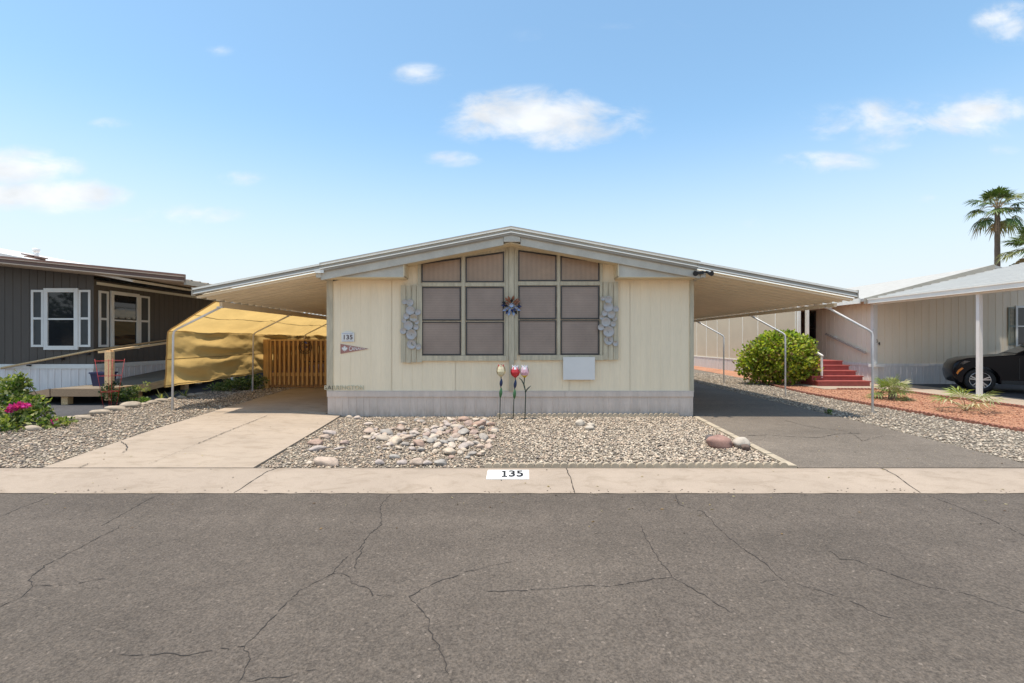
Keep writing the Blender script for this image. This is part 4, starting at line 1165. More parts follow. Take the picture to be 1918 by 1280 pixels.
for x, y, r, lab, asp in ((172,240,58,'flat orange brown river rock between the driveway and the heap',(1,.6,.38)), (135,275,46,'low buff river rock left of the heap',(1,.8,.45)), (50,325,68,'wide pale river rock beside the concrete driveway',(1,.7,.4)),
                     (300,328,40,'grey tilted river rock alone on the gravel left of the heap',(1,.7,.6)), (65,378,72,'long grey river rock near the driveway edge',(1,.45,.35)), (255,370,50,'thin rusty orange stone lying flat on the gravel',(1,.4,.25)),
                     (145,500,108,'largest pinkish river rock lying against the kerb',(1,.55,.42)), (5,498,34,'pink river rock next to the largest one at the kerb',(1,.7,.5)), (595,495,42,'single pinkish rock against the kerb before the heap',(1,.7,.6)),
                     (725,446,44,'dark slate rock in front of the heap',(1,.6,.5)), (790,497,44,'tan rock in the row along the kerb, beside the grey one',(1,.8,.55)), (915,498,62,'grey rounded rock in the row along the kerb',(1,.7,.6)),
                     (1005,498,42,'salmon rock in the row along the kerb',(1,.7,.5)), (1120,500,56,'mauve rock at the right end of the row along the kerb',(1,.7,.5)), (340,104,30,'small buff rock by the skirting at the driveway corner',(1,.7,.5)), (410,112,34,'second small buff rock by the skirting near the driveway',(1,.7,.55)),
                     (500,160,46,'flat pale rock behind the heap near the skirting',(1,.5,.3))):
    px, py = zp(x, y); rock(px, py, r / 4.567, lab, 'stray river rocks on the gravel bed', asp=asp, rot=(random.Random(x).uniform(-.1, .1), random.Random(y).uniform(-.15, .15), random.Random(x + y).uniform(-.3, .3)))
G8 = lambda x, y: (980 + x / 3.69, 760 + y / 3.69)
rock(*G8(1360, 285), 24.5, 'large red brown boulder on the pale pebbles near the asphalt driveway', None, M['redrock'], (1, .7, .58), 'boulder', lift=.5, rot=(.1, .16, .1))
rock(*G8(1505, 285), 17, 'pale cream boulder beside the red brown one', None, M['palerock'], (1, .8, .72), 'boulder', lift=.5)
rock(*G8(1540, 306), 9.5, 'dark brown rock leaning on the pale cream boulder', None, M['brownrock'], (1, .6, .7), 'boulder', lift=.5, rot=(0, .5, .2))
rock(*G8(1285, 232), 9, 'dark grey rock behind the red brown boulder', None, M['darkrock'], (1, .8, .6), 'boulder', lift=.5)
for q, (x, y, r, lab) in enumerate(((392, 138, 8.6, 'round whitish rock of three on the pale pebbles below the blank board'), (460, 166, 9.4, 'oblong whitish rock in front of the round one on the pale pebbles'), (470, 145, 8, 'flat buff rock behind the oblong whitish one on the pale pebbles'))):
    rock(*G8(x, y), r, lab, None, M['palerock'], (1, .75, .55) if q else (1, .9, .85), 'boulder', lift=.55, rot=(0, .1 * q, .2))
rock(524, 726, 6.5, 'dark brown rock on the gravel at the foot of the cedar gate', None, M['darkrock'], (1, .8, .62), 'boulder', lift=.6)
# row of pale stones edging the left gravel
for i, (px, py, r) in enumerate(((130, 789, 20), (153, 785, 16), (188, 776, 19), (216, 769, 19), (247, 763, 22), (269, 760, 11), (286, 756.5, 13), (303, 752.5, 13), (322, 749, 9), (340, 746, 10), (357, 743, 12), (376, 740, 10), (60, 806, 18), (95, 798, 16))):
    rock(px, py, r * .85, 'pale rounded stone in the border row along the left gravel', 'border stones along the left gravel', M['borderrock'], (1, .55, .42), 'border_stone', seed=i, lift=.35, rot=(0, .06, random.Random(i).uniform(.2, .9)))

def scallop_piece(mat_):
    """0.6 m edging block with six rounded scallops, along +X from the origin"""
    poly = [(0, -.08)]; n = 6; w = .1
    for i in range(n)[::-1]:
        for a in frange(0, math.pi, 8): poly.append((i * w + w / 2 + (w / 2 - .002) * math.cos(a), .012 + .042 * math.sin(a)))
    poly = [(0, -.08), (n * w - .004, -.08)] + poly[1:]
    m = MB(); m.prism(poly, 'y', -.025, .025); return m.build('scalloped_edging', mat_, loc=(0, 0, 0))
def edging_run(proto, pts, label, group, first=[None], dz=0.0):
    d = 0; P = [Vector(p) for p in pts]; segs = [((b - a).length, a, b) for a, b in zip(P[:-1], P[1:])]; T = sum(s[0] for s in segs)
    n = int(T / .605)
    def at(d):
        for L_, a, b in segs:
            if d <= L_: return a + (b - a) * (d / L_)
            d -= L_
        return segs[-1][2]
    for i in range(n):
        a, b = at(i * .605), at(i * .605 + .6)
        o = proto if not proto.get('used') else proto.copy()
        if o is proto: proto['used'] = True
        else: col.objects.link(o)
        za, zb = g(a.x, a.y) + dz, g(b.x, b.y) + dz; rq = random.Random(i * 7 + len(label))
        o.location = (a.x, a.y, za + rq.uniform(-.006, .006)); o.rotation_euler = (rq.uniform(-.06, .06), -math.atan2(zb - za, .6), math.atan2(b.y - a.y, b.x - a.x) + rq.uniform(-.012, .012))
        tag(o, label, 'garden edging', group)
pb = scallop_piece(M['scallop'])
edging_run(pb, [(-.33, 5.745), (3.36, 5.745)], 'buff scalloped edging block along the kerb, below the pale pebbles', 'buff edging along the kerb')
edging_run(pb, [(-.31, 9.52), (3.62, 9.52)], 'buff scalloped edging block at the foot of the pale skirting', 'buff edging at the skirting', dz=.012)
pr_ = scallop_piece(M['scallopr'])
edging_run(pr_, [(8.5, 6.3), (8.46, 7.94), (8.32, 13.4), (8.6, 15.5), (9.1, 18.6)], 'red scalloped edging block between the grey gravel and the red granite', 'red edging along the grey gravel')
edging_run(pr_, [(11.46, 7.2), (11.46, 14.2)], 'red scalloped edging block between the red granite and the concrete strip', 'red edging along the concrete strip')
edging_run(pr_, [(9.95, 14.72), (11.4, 14.70)], 'red scalloped edging block in the short row before the red steps', 'red edging before the steps')
for a in edging_run.__defaults__: pass
def flat_border():
    proto = None
    for i in range(6):
        y = 5.73 + i * .62
        x = rl(y + .25) - .05; m = MB()
        m.box(x - .05, x + .05, y, y + .60, g(x, y) - .06, g(x, y) + .022)
        o = m.build('edging_block', M['scallop']); o.rotation_euler = (0, 0, -.07)
        tag(o, 'flat buff edging block between the pale pebbles and the asphalt driveway', 'garden edging', 'flat edging along the asphalt driveway')
flat_border()

# ================================================================ CHARCOAL HOME, LEFT
LX, LY = -10.45, 12.0
def build_left_home():
    t = thing('mobile_home', 'charcoal grey home with white framed windows and brown metal eaves, partly behind the tan cloth', 'mobile home', (LX, LY, 0))
    def k(px, py, Y=LY): return W(px, py, Y)
    zt = lambda x: 2.90 + .10 * (-7.6 - x)      # underside of its front awning
    m = MB()
    pr = groove_prof(8, .203, .014, .008, off=.1)
    profwall(m, (LX - 8, LY), (1, 0), (0, -1), pr, .9, lambda q: zt(LX - 8 + q) + .01)
    profwall(m, (LX, LY), (0, 1), (1, 0), groove_prof(12, .203, .014, .008), .9, 3.05)
    m.box(LX - 8, LX - .02, LY + .02, LY + 12, .9, 3.0)
    m.build('wall', M['charcoal'], t)
    m = MB(); m.box(LX - .06, LX + .015, LY - .015, LY + .06, .93, 3.05); m.build('corner_board', M['charcoal'], t)
    m = MB(); m.box(LX + .001, LX + .03, LY + .07, LY + 12, 2.93, 3.0); m.build('frieze', M['ivory'], t)
    m = MB(); m.box(LX - 8, LX + .03, LY - .03, LY - .001, .825, .935); m.box(LX + .001, LX + .03, LY, LY + 12, .825, .935); m.build('skirting_rail', M['white'], t)
    m = MB(); profwall(m, (LX - 8, LY - .005), (1, 0), (0, -1), rib_prof(8, .2, .04, .014, .2, 8), -.05, .83); profwall(m, (LX + .005, LY), (0, 1), (1, 0), rib_prof(12, .2, .04, .014, .2, 9), -.05, .83)
    m.build('skirting', M['wskirt'], t)
    # windows with flat panelled shutters; front one then side one
    def win(o, u, n, x0, x1, z0, z1, fr, shl, shr):
        """o corner point, u along wall, n outward; ranges along the wall in metres"""
        o = Vector(o); u = Vector(u); n = Vector(n)
        def bx(m, s0, s1, za, zb, d0, d1):
            a = o + u * s0 + n * d0; b = o + u * s1 + n * d1; m.box(a.x, b.x, a.y, b.y, za, zb)
        f = fr; zm = (z0 + z1) / 2
        m = MB(); bx(m, x0 - f, x0, z0 - f, z1 + f, .002, .045); bx(m, x1, x1 + f, z0 - f, z1 + f, .002, .045); bx(m, x0, x1, z1, z1 + f, .002, .047); bx(m, x0, x1, z0 - f, z0, .002, .047); bx(m, x0, x1, zm - .02, zm + .02, .01, .036)
        w = m.build('window', M['white'], t)
        m = MB(); bx(m, x0, x1, z0, zm - .021, .004, .016); bx(m, x0, x1, zm + .021, z1, .004, .022); m.build('pane', M['glass'], w)
        for (a, b) in (shl, shr):
            m = MB(); q = .055; za, zb = z0 - .03, z1 + .06
            bx(m, a, a + q, za, zb, .002, .030); bx(m, b - q, b, za, zb, .002, .030)
            for zz in (za, (za + zb) / 2 - q / 2, zb - q): bx(m, a + q, b - q, zz, zz + q, .002, .029)
            s = m.build('shutter', M['white'], t)
            m = MB(); bx(m, a + q, b - q, za + q, zb - q, .003, .014); m.build('panel', M['charwin'], s)
    kx = lambda px: (px - CX) / F * LY - LX
    win((LX, LY, 0), (1, 0, 0), (0, -1, 0), kx(92), kx(141), EYE - 8 / F * LY, EYE + 92 / F * LY, .10, (kx(60), kx(83)), (kx(148.5), kx(171)))
    sy = lambda px: -LX * F / (CX - px) - LY
    win((LX, LY, 0), (0, 1, 0), (1, 0, 0), sy(211), sy(254), 1.39, 2.73, .09, (sy(184), sy(202)), (sy(260), sy(279)))
    # front awning: ribbed pan roof sloping to the right, brown and white edge strips
    awning(None, LX - 8, -7.63, zt, 11.2, 22, 0, None, None, parent=t, mats=('tanpan',))
    m = MB()
    def strip(o0, o1, ya, yb, x0=LX - 8, x1=-7.60): m.prism([(x0, zt(x0) + o0), (x1, zt(x1) + o0), (x1, zt(x1) + o1), (x0, zt(x0) + o1)], 'y', ya, yb)
    m.mat(0); strip(-.01, .16, 11.15, 11.195); m.mat(1); strip(-.012, .010, 11.12, 11.15); strip(.09, .108, 11.11, 11.15)
    m.build('eave_edge', [M['brownmet'], M['tanpan']], t)
    m = MB(); m.box(-7.628, -7.55, 11.17, 22, zt(-7.6) - .08, zt(-7.6) + .03); m.build('gutter', M['fasciag'], t)
    # main roof
    zr = lambda x: 3.62 + .2 * (-12.25 - x)
    m = MB(); m.prism([(LX - 8, zr(LX - 8)), (-9.0, zr(-9.0)), (-9.0, zr(-9.0) - .06), (LX - 8, zr(LX - 8) - .06)], 'y', 11.4, 24); rf = m.build('roof', M['white'], t)
    for px, py, s in ((65, 480, .28), (172, 497.5, .22)):
        p = k(px, py, 12.6); m = MB(); p.z = zr(p.x) + .06
        m.obox(p, (s * 1.5, .3, .035), Matrix.Rotation(.2, 3, 'Y')); m.box(p.x - s * .5, p.x + s * .5, p.y - .15, p.y + .15, p.z - .1, p.z - .01); m.build('roof_vent', M['brownmet'], rf)
    p = k(68, 478, 13); m = MB(); m.tube([(p.x, p.y, zr(p.x) - .05), (p.x, p.y, zr(p.x) + .26)], .055, 10); m.tube([(p.x, p.y, zr(p.x) + .18), (p.x, p.y, zr(p.x) + .27)], .08, 10); m.build('vent_pipe', M['galv'], rf)
    # posts of its awning by the fence side
    for y in (13.2, 18):
        m = MB(); m.box(-7.73, -7.65, y, y + .08, g(-8, y), zt(-7.66)); m.build('post', M['white'], t)
build_left_home()

def build_ramp():
    t = thing('wheelchair_ramp', 'weathered timber ramp with landing and handrails along the charcoal home', 'ramp', (-9.6, 11.2, 0))
    xa, xb = LX + .1, -9.05
    m = MB()
    m.box(-10.15, xb, 10.62, 11.9, .42, .46)                                     # landing
    m.add([(-12.3, 11.95, .14), (-12.3, 11.60, .14), (-10.151, 10.62, .46), (-10.151, 11.95, .46), (-12.3, 11.95, .10), (-12.3, 11.60, .10), (-10.151, 10.62, .42), (-10.151, 11.95, .42)],
          [(0, 1, 2, 3), (7, 6, 5, 4), (1, 5, 6, 2), (0, 3, 7, 4), (0, 4, 5, 1)])
    z1 = .46 + .086 * (17 - 11.9)
    m.add([(xa, 11.902, .46), (xb, 11.902, .46), (xb, 17, z1), (xa, 17, z1), (xa, 11.902, .42), (xb, 11.902, .42), (xb, 17, z1 - .04), (xa, 17, z1 - .04)], [(0, 1, 2, 3), (7, 6, 5, 4), (1, 5, 6, 2), (0, 3, 7, 4), (2, 6, 7, 3), (0, 4, 5, 1)])
    m.build('deck', M['deck'], t)
    m = MB(); m.bar((-12.3, 11.57, .06), (-10.17, 10.585, .375), .04, .17); m.build('edge_beam', M['lumber'], t)
    m = MB(); m.box(-10.15, xb + .05, 10.575, 10.615, .29, .458); m.build('edge_beam', M['lumber'], t)
    m = MB(); m.bar((xb + .025, 10.62, .372), (xb + .025, 11.9, .372), .04, .17); m.bar((xb + .025, 11.902, .372), (xb + .025, 17, z1 - .09), .04, .17); m.build('edge_beam', M['lumberx'], t)
    for x, y in ((-9.95, 10.75), (-9.2, 11.8), (-9.2, 13.5), (-9.2, 15.5)):
        m = MB(); m.box(x - .07, x + .07, y - .07, y + .07, g(x, y) - .05, .41); m.build('foot', M['lumberx'], t)
    pz = EYE - (659 - CY) / F * 10.66
    m = MB(); m.box(-8.99, -8.85, 10.60, 10.70, .2, pz); m.build('post', M['lumberx'], t)
    m = MB(); m.box(-8.97, -8.85, 13.6, 13.7, .3, 1.62); m.build('post', M['lumberx'], t)
    a = W(186, 660, 10.66); m = MB(); m.bar(a, (-8.92, 10.7, pz + .02), .09, .045); m.bar((-8.92, 10.7, pz + .02), (-8.92, 14.4, 1.66), .09, .045); m.build('handrail', M['lumberx'], t)
    m = MB(); m.tube([(-12.65, LY - .1, .84), (LX + .02, LY - .1, 1.27), (LX + .1, LY - .06, 1.29), (LX + .1, LY + .06, 1.30), (LX + .1, 15.2, 1.62)], .026, 8); hr = m.build('handrail', M['lumberx'], t)
    for x, z in ((-12, .95), (-11.2, 1.11), (-10.55, 1.23)):
        m = MB(); m.box(x - .03, x + .03, LY - .1, LY - .002, z - .06, z - .025); m.build('bracket', M['black'], hr)
    for y in (12.2, 13.4, 14.6):
        m = MB(); z = 1.30 + .1 * (y - 12.06) - .06; m.box(LX + .032, LX + .1, y - .03, y + .03, z, z + .035); m.build('bracket', M['black'], hr)
build_ramp()

def build_cage():
    c = Vector(((206 - CX) / F * 10.3, 10.3, g(-8.6, 10.3)))
    t = thing('plant_cage', 'red wire plant cage standing in the dark green bush before the ramp', 'plant cage', c); red = pm('red_wire', (.42, .03, .03), .1, 9, .5)
    zt = EYE - (676 - CY) / F * 10.3
    for (r, z) in ((.25, zt), (.19, zt - .32), (.14, zt - .66)):
        m = MB(); m.tube([c + Vector((math.cos(a) * r, math.sin(a) * r, z - c.z)) for a in [i / 20 * 2 * math.pi for i in range(21)]], .004, 6, False); m.build('hoop', red, t)
    for a in (.5, 2.1, 3.7, 5.3):
        m = MB(); m.tube([c + Vector((math.cos(a) * .1, math.sin(a) * .1, -.05)), c + Vector((math.cos(a) * .25, math.sin(a) * .25, zt - c.z + .04))], .0045, 6); m.build('leg', red, t)
    p = W(194, 709, 11.3); p.z = .46
    t = thing('storage_tub', 'navy blue plastic tub standing on the ramp landing', 'tub', p); nv = pm('navy_plastic', (.022, .025, .075), .15, 6, .45)
    m = MB(); a, b = .16, .2; h = .30
    m.add([p + Vector(q) for q in ((-a,-a*.7,0),(a,-a*.7,0),(a,a*.7,0),(-a,a*.7,0),(-b,-b*.7,h),(b,-b*.7,h),(b,b*.7,h),(-b,b*.7,h))], [(0,3,2,1),(0,1,5,4),(1,2,6,5),(2,3,7,6),(3,0,4,7),(4,5,6,7)])
    m.build('body', nv, t); m = MB(); m.box(p.x - b - .015, p.x + b + .015, p.y - b * .7 - .015, p.y + b * .7 + .015, p.z + h - .01, p.z + h + .025); m.build('lid', nv, t)
build_cage()

# ================================================================ TAUPE HOME, RIGHT
RX, RY = 12.5, 16.6
def build_right_home():
    t = thing('mobile_home', 'taupe home numbered 134 with red steps, white ribbed carport roof and a low gable', 'mobile home', (RX, RY, 0))
    kx = lambda px: (px - CX) / F * RY
    kz = lambda py, Y=RY: EYE - (py - CY) / F * Y
    pkx, pkz = 16.36, 4.1; ex, ez = 12.25, 3.03
    s = (pkz - ez) / (pkx - ex)
    zr = lambda x: pkz - s * abs(x - pkx)
    # front wall, gable, recessed side wall
    m = MB(); L = 8
    profwall(m, (RX, RY), (1, 0), (0, -1), groove_prof(L, .255, .016, .009, off=.12), .70, lambda q: zr(RX + q) - .12)
    profwall(m, (RX, RY + 5.0), (0, -1), (-1, 0), groove_prof(5.0, .24, .016, .009, off=.1), .68, 2.95)
    m.box(RX + .02, RX + L, RY + .03, RY + 14, .6, 3.0)
    m.build('wall', M['taupe'], t)
    m = MB(); m.box(RX - .03, RX + L, RY - .03, RY - .001, .64, .735); m.box(RX - .03, RX - .001, RY, RY + 2, .64, .735); m.build('skirting_rail', M['wskirt'], t)
    m = MB(); profwall(m, (RX, RY - .006), (1, 0), (0, -1), rib_prof(L, .2, .045, .016, .2, 3), -.1, .645); profwall(m, (RX - .006, RY + 3), (0, -1), (-1, 0), rib_prof(3, .2, .045, .016, .2, 3), -.1, .645); m.build('skirting', M['wskirt'], t)
    m = MB(); m.box(RX - .05, RX + .09, RY - .05, RY - .032, .75, 2.95); m.box(RX - .05, RX - .002, RY - .03, RY + .08, .75, 2.95); m.box(RX - .10, RX + .02, RY - .09, RY - .052, .735, 1.9); m.build('corner_board', M['white'], t)
    m = MB(); m.box(RX - .22, RX + .22, RY - .2, RY - .04, .63, .73); m.box(RX - .12, RX + .06, RY - .12, RY - .04, -.05, .63); m.build('corner_ledge', M['white'], t)
    # roof, rake board
    m = MB(); m.prism([(ex - .25, zr(ex - .25)), (pkx, pkz), (pkx + 5, pkz - s * 5), (pkx + 5, pkz - s * 5 - .1), (pkx, pkz - .1), (ex - .25, zr(ex - .25) - .1)], 'y', RY - .28, RY + 16); m.build('roof', M['roofg2'], t)
    m = MB(); m.prism([(ex - .3, zr(ex - .3) + .02), (pkx, pkz + .02), (pkx, pkz - .18), (ex - .3, zr(ex - .3) - .18)], 'y', RY - .33, RY - .285); m.build('barge_board', M['fasciag'], t)
    # eave along the side porch
    m = MB(); m.box(ex - .42, ex - .36, RY - .2, RY + 16, 2.80, 2.99); m.build('gutter', M['fasciaw'], t)
    # ribbed carport roof coming forward, sloping down to the left
    aw = lambda x: 2.90 + (x - 12.15) * .235
    m = MB(); pts = []; x = 12.15
    while x < 17.5:
        pts += [(x, 0), (x + .22, 0), (x + .223, .07), (x + .262, .07), (x + .265, 0)]; x += .30
    vs_ = [(x, y, aw(x) + d) for x, d in pts for y in (5.5, RY - .34)]; n = len(pts)
    m.add(vs_, [(2 * i, 2 * i + 2, 2 * i + 3, 2 * i + 1) for i in range(n - 1)]); m.add([(p[0], p[1], p[2] - .006) for p in vs_], [(2 * i, 2 * i + 1, 2 * i + 3, 2 * i + 2) for i in range(n - 1)])
    m.build('carport_roof', pm('chalky_roof_metal', (.52, .51, .48), .06, 2, .6), t)
    m = MB(); m.box(12.02, 12.145, 5.5, RY - .36, 2.78, 2.93); m.box(12.0, 12.02, 5.5, RY - .36, 2.905, 2.935); m.build('carport_gutter', M['fasciaw'], t)
    m = MB(); m.box(12.16, 12.26, 5.6, RY - .4, 2.74, 2.88); m.build('carport_beam', M['fasciaw'], t)
    for y in (12.55, 7.3):
        m = MB(); b = g(12.2, y) + .05; m.box(12.16, 12.255, y - .045, y + .045, b, 2.735); m.build('carport_post', M['white'], t)
    # screened room with tan panels further back
    PX = 11.0
    m = MB(); y0, y1 = 18.6, 33.0; prf = []
    m.box(PX, PX + .05, y0, y1, .62, 2.87); m.build('screen_wall', M['taupepanel'], t)
    m = MB(); y = y0
    while y < y1: m.box(PX - .02, PX - .001, y, y + .05, .66, 2.86); y += 1.42
    m.box(PX - .025, PX - .002, y0, y1, .60, .655); m.box(PX - .03, PX - .001, y0, y1, 2.865, 2.99)
    m.build('screen_frame', M['ivory'], t)
    m = MB(); profwall(m, (PX - .004, y1), (0, -1), (-1, 0), rib_prof(y1 - y0, .45, .05, .016, .2, 3), -.15, .6); m.build('skirting', M['wskirt2'], t)
    m = MB(); m.box(PX, RX, y1, y1 + .05, 0, 3); m.build('end_wall', M['taupepanel'], t)
    m = MB(); m.box(PX - .04, RX + .2, 18.5, y1, 2.995, 3.03); m.build('porch_roof', M['fasciaw'], t)
    for a in (0, .32):
        m = MB(); m.box(PX - .04 + a, PX + .06 + a, 18.40, 18.5, .0, 2.99); m.build('porch_post', M['ivory'], t)
    # windows
    def win(z0, z1, x0, x1):
        m = MB(); f = .07
        m.box(x0 - f, x0, RY - .05, RY - .012, z0 - f, z1 + f); m.box(x1, x1 + f, RY - .05, RY - .012, z0 - f, z1 + f); m.box(x0, x1, RY - .049, RY - .012, z1, z1 + f); m.box(x0, x1, RY - .049, RY - .012, z0 - f, z0); m.box(x0, x1, RY - .042, RY - .013, (z0 + z1) / 2 - .02, (z0 + z1) / 2 + .02)
        w = m.build('window', M['white'], t); m = MB(); m.box(x0, x1, RY - .025, RY - .011, z0, z1); m.build('pane', M['glass'], w)
    x0 = kx(1904); z0, z1 = kz(646), kz(577)
    win(z0, z1, x0, x0 + 1.0)
    sg = pm('grey_green_shutter', (.22, .24, .20), .08, 4, .6)
    for xs in (kx(1887), x0 + 1.1):
        m = MB(); a, b = xs, xs + .27; za, zb = z0 - .02, z1 + .02
        m.box(a, a + .04, RY - .04, RY - .012, za, zb); m.box(b - .04, b, RY - .04, RY - .012, za, zb)
        for zz in (za, (za + zb) / 2 - .03, zb - .05): m.box(a + .04, b - .04, RY - .039, RY - .012, zz, zz + .05)
        zz = za + .06
        while zz < zb - .07:
            m.obox(((a + b) / 2, RY - .025, zz), (b - a - .085, .03, .006), Matrix.Rotation(.6, 3, 'X')); zz += .045
        m.build('shutter', sg, t)
    # window on the recessed side wall, dark, with a plain shutter beside it
    y0, y1 = 19.75, 20.35
    m = MB(); m.box(RX - .03, RX - .002, y0, y1, 1.30, 2.76); w = m.build('window', M['bronze'], t); m = MB(); m.box(RX - .036, RX - .031, y0 + .05, y1 - .05, 1.36, 2.02); m.box(RX - .036, RX - .031, y0 + .05, y1 - .05, 2.08, 2.70); m.build('pane', M['glass'], w)
    m = MB(); m.box(RX - .03, RX - .002, 20.4, 20.9, 1.1, 2.76); m.build('shutter', pm('brown_door_panel', (.22, .15, .12), .1, 4, .6), t)
    # wall handrail
    m = MB(); a = Vector((RX - .1, 19.0, 1.80)); b = Vector((RX - .1, 16.85, 1.10)); m.bar(a, b, .05, .06); h = m.build('handrail', pm('taupe_handrail', (.42, .36, .30), .08, 6, .6), t)
    for f in (.22, .78):
        p = a + (b - a) * f; m = MB(); m.box(p.x + .02, RX - .002, p.y - .03, p.y + .03, p.z - .03, p.z + .06); m.build('bracket', M['white'], h)
    # number 134 at the corner, camera light under the eave
    dg = pm('dark_digits', (.05, .035, .03), .1, 9, .5)
    for ch, px, py in (('1', 1634, 636), ('3', 1640.5, 639.5), ('4', 1645, 644.5)):
        m = MB(); text_into(m, text_mesh(ch, .16, .02), (kx(px), RY - .04, kz(py))); m.build('digit', dg, t)
    p = Vector((kx(1641), RY - .15, kz(566)))
    m = MB(); m.box(p.x - .05, p.x + .05, p.y, RY - .012, p.z - .04, p.z + .04); m.tube([p, p + Vector((.04, -.12, -.06))], [.03, .055], 10); m.build('porch_light', M['white'], t)
    # red steps and white stair rail
    for i, (y, z) in enumerate(((15.6, .217), (15.93, .36), (16.25, .516), (16.58, .68), (16.9, .83))):
        m = MB(); xr = 11.63; m.box(9.95, xr, y + .012, (y + .345) if i < 4 else 18.4, -.05, z - .034); m.box(9.93, xr + .02, y - .015, (y + .333) if i < 4 else 18.4, z - .033, z)
        m.build('step', M['step'], t)
    m = MB(); m.bar((10.3, 17.3, 1.52), (10.12, 15.75, .98) if False else (10.28, 15.9, 1.02), .06, .05); m.bar((10.28, 15.95, .98), (10.28, 15.95, .3), .05, .05); m.build('stair_rail', M['white'], t)
M['roofg2'] = pm('pale_shingle', (.40, .385, .355), .10, 5, .9, .5, 40)
M['wskirt2'] = pm('warm_skirting', (.56, .50, .45), .08, 3, .45, st=(5, 5, .4))
build_right_home()

# ================================================================ BLACK CAR
def build_car():
    cy0, cy1 = 14.32, 16.12; X0 = 13.08; gz = g(13, 14.3) + .02
    t = thing('parked_car', 'glossy black crossover car parked under the carport of the taupe home', 'car', (X0 + 2.3, 15.2, gz))
    wx = [13.86, 16.62]; wr = .345
    def arc(cx, r, a0, a1, n=9): return [(cx + r * math.cos(a), gz + wr + r * math.sin(a)) for a in frange(a0, a1, n)]
    # lower body silhouette (x, z), clockwise from the front bottom
    top = [(13.20, .42), (13.18, .60), (13.21, .78), (13.32, .90), (13.6, .99), (14.2, 1.06), (14.62, 1.10), (15.6, 1.12), (16.8, 1.14), (17.55, 1.12), (17.68, .95), (17.70, .6), (17.62, .38)]
    poly = [(x, gz + z) for x, z in top]
    bot = [(17.5, gz + .27), (wx[1] + .41, gz + .27)] + arc(wx[1], .41, -.12, math.pi + .12) + [(wx[1] - .41, gz + .25), (wx[0] + .41, gz + .25)] + arc(wx[0], .41, -.12, math.pi + .12) + [(13.40, gz + .24), (13.26, gz + .28)]
    full = poly + bot
    cxm, czm = 15.4, gz + .65
    def inset(p, k): return (cxm + (p[0] - cxm) * (1 - k * .35), czm + (p[1] - czm) * (1 - k))
    layers = [(cy0, .05, .13), (cy0 + .03, .016, .11), (cy0 + .12, 0, .08), (cy0 + .35, 0, .03), (cy0 + .7, -.01, .01), (cy1 - .7, -.01, .01), (cy1 - .35, 0, .08), (cy1 - .12, 0, .12), (cy1 - .03, .016, .13), (cy1, .05, .13)]
    m = MB(); n = len(full); vs_ = []
    for y, k, nose in layers:
        for p in full:
            q = inset(p, k); e = max(0, 1 - (p[0] - 13.18) / .25); vs_.append((q[0] + nose * e, y, q[1]))
    NL = len(layers); fs_ = [list(range(n)), list(range((NL - 1) * n, NL * n))[::-1]]
    m.add(vs_, [(l * n + i, (l + 1) * n + i, (l + 1) * n + (i + 1) % n, l * n + (i + 1) % n) for l in range(NL - 1) for i in range(n)], True)
    b = len(m.v) - len(vs_)
    for f in fs_: m.f.append([b + i for i in f]); m.m.append(0); m.s.append(False)
    # roof shell over the glass
    rf = [(14.62, 1.08), (15.42, 1.56), (15.9, 1.65), (16.8, 1.64), (17.35, 1.50), (17.6, 1.12)]
    m.build('body', M['carpaint'], t)
    def shell(prof, y0, y1, tuck):
        q = MB(); k = len(prof); v = []
        for y, s in ((y0, 0), (y0 + tuck, 1), (y1 - tuck, 1), (y1, 0)):
            for x, z in prof: v.append((x, y, z))
        return q
    m = MB(); v = []; zb = gz + 1.08
    base = [(14.55, zb), (17.62, zb)]; up = [(15.42, gz + 1.56), (15.9, gz + 1.645), (16.8, gz + 1.635), (17.32, gz + 1.5)]
    A = [(14.55, cy0 + .06, zb), (15.42, cy0 + .2, gz + 1.56), (15.9, cy0 + .22, gz + 1.645), (16.8, cy0 + .22, gz + 1.635), (17.32, cy0 + .2, gz + 1.5), (17.62, cy0 + .06, zb)]
    B = [(x, cy1 + cy0 - y, z) for x, y, z in A]
    m.add(A + B, [(0, 1, 2, 3, 4, 5)[::-1], (6, 7, 8, 9, 10, 11), (0, 6, 7, 1), (1, 7, 8, 2), (2, 8, 9, 3), (3, 9, 10, 4), (4, 10, 11, 5)])
    m.build('cabin', M['carpaint'], t)
    # glass: windscreen and side lights
    m = MB(); m.add([(14.66, cy0 + .17, zb + .05), (14.66, cy1 - .17, zb + .05), (15.40, cy1 - .26, gz + 1.545), (15.40, cy0 + .26, gz + 1.545)], [(0, 1, 2, 3)])
    m.v = [p + Vector((-.012, 0, .016)) for p in m.v]; m.build('windscreen', M['glass'], t)
    for xs in (((14.86, .05), (15.45, .46), (15.98, .50), (15.98, .05)), ((16.05, .05), (16.05, .50), (16.75, .49), (17.1, .36), (17.2, .05))):
        m = MB(); P = []
        for x, dz in xs: P.append((x, cy0 + .06 + .14 * dz / .5 - .012, zb + dz))
        m.add(P, [tuple(range(len(P)))]); m.build('side_window', M['glass'], t)
    # mirror, door line, handle, sill, lamps
    m = MB(); m.ball((14.98, cy0 - .09, gz + 1.16), (.085, .10, .065), 2); m.tube([(15.0, cy0 + .05, gz + 1.10), (14.98, cy0 - .06, gz + 1.13)], .025, 8); m.build('mirror', M['carpaint'], t)
    for xs_ in (14.66, 15.95):
        m = MB(); m.box(xs_, xs_ + .012, cy0 - .004, cy0 + .01, gz + .40, gz + 1.0); m.build('door_seam', M['black'], t)
    m = MB(); m.box(15.68, 15.88, cy0 - .03, cy0 - .01, gz + .92, gz + .95); m.build('handle', M['carpaint'], t)
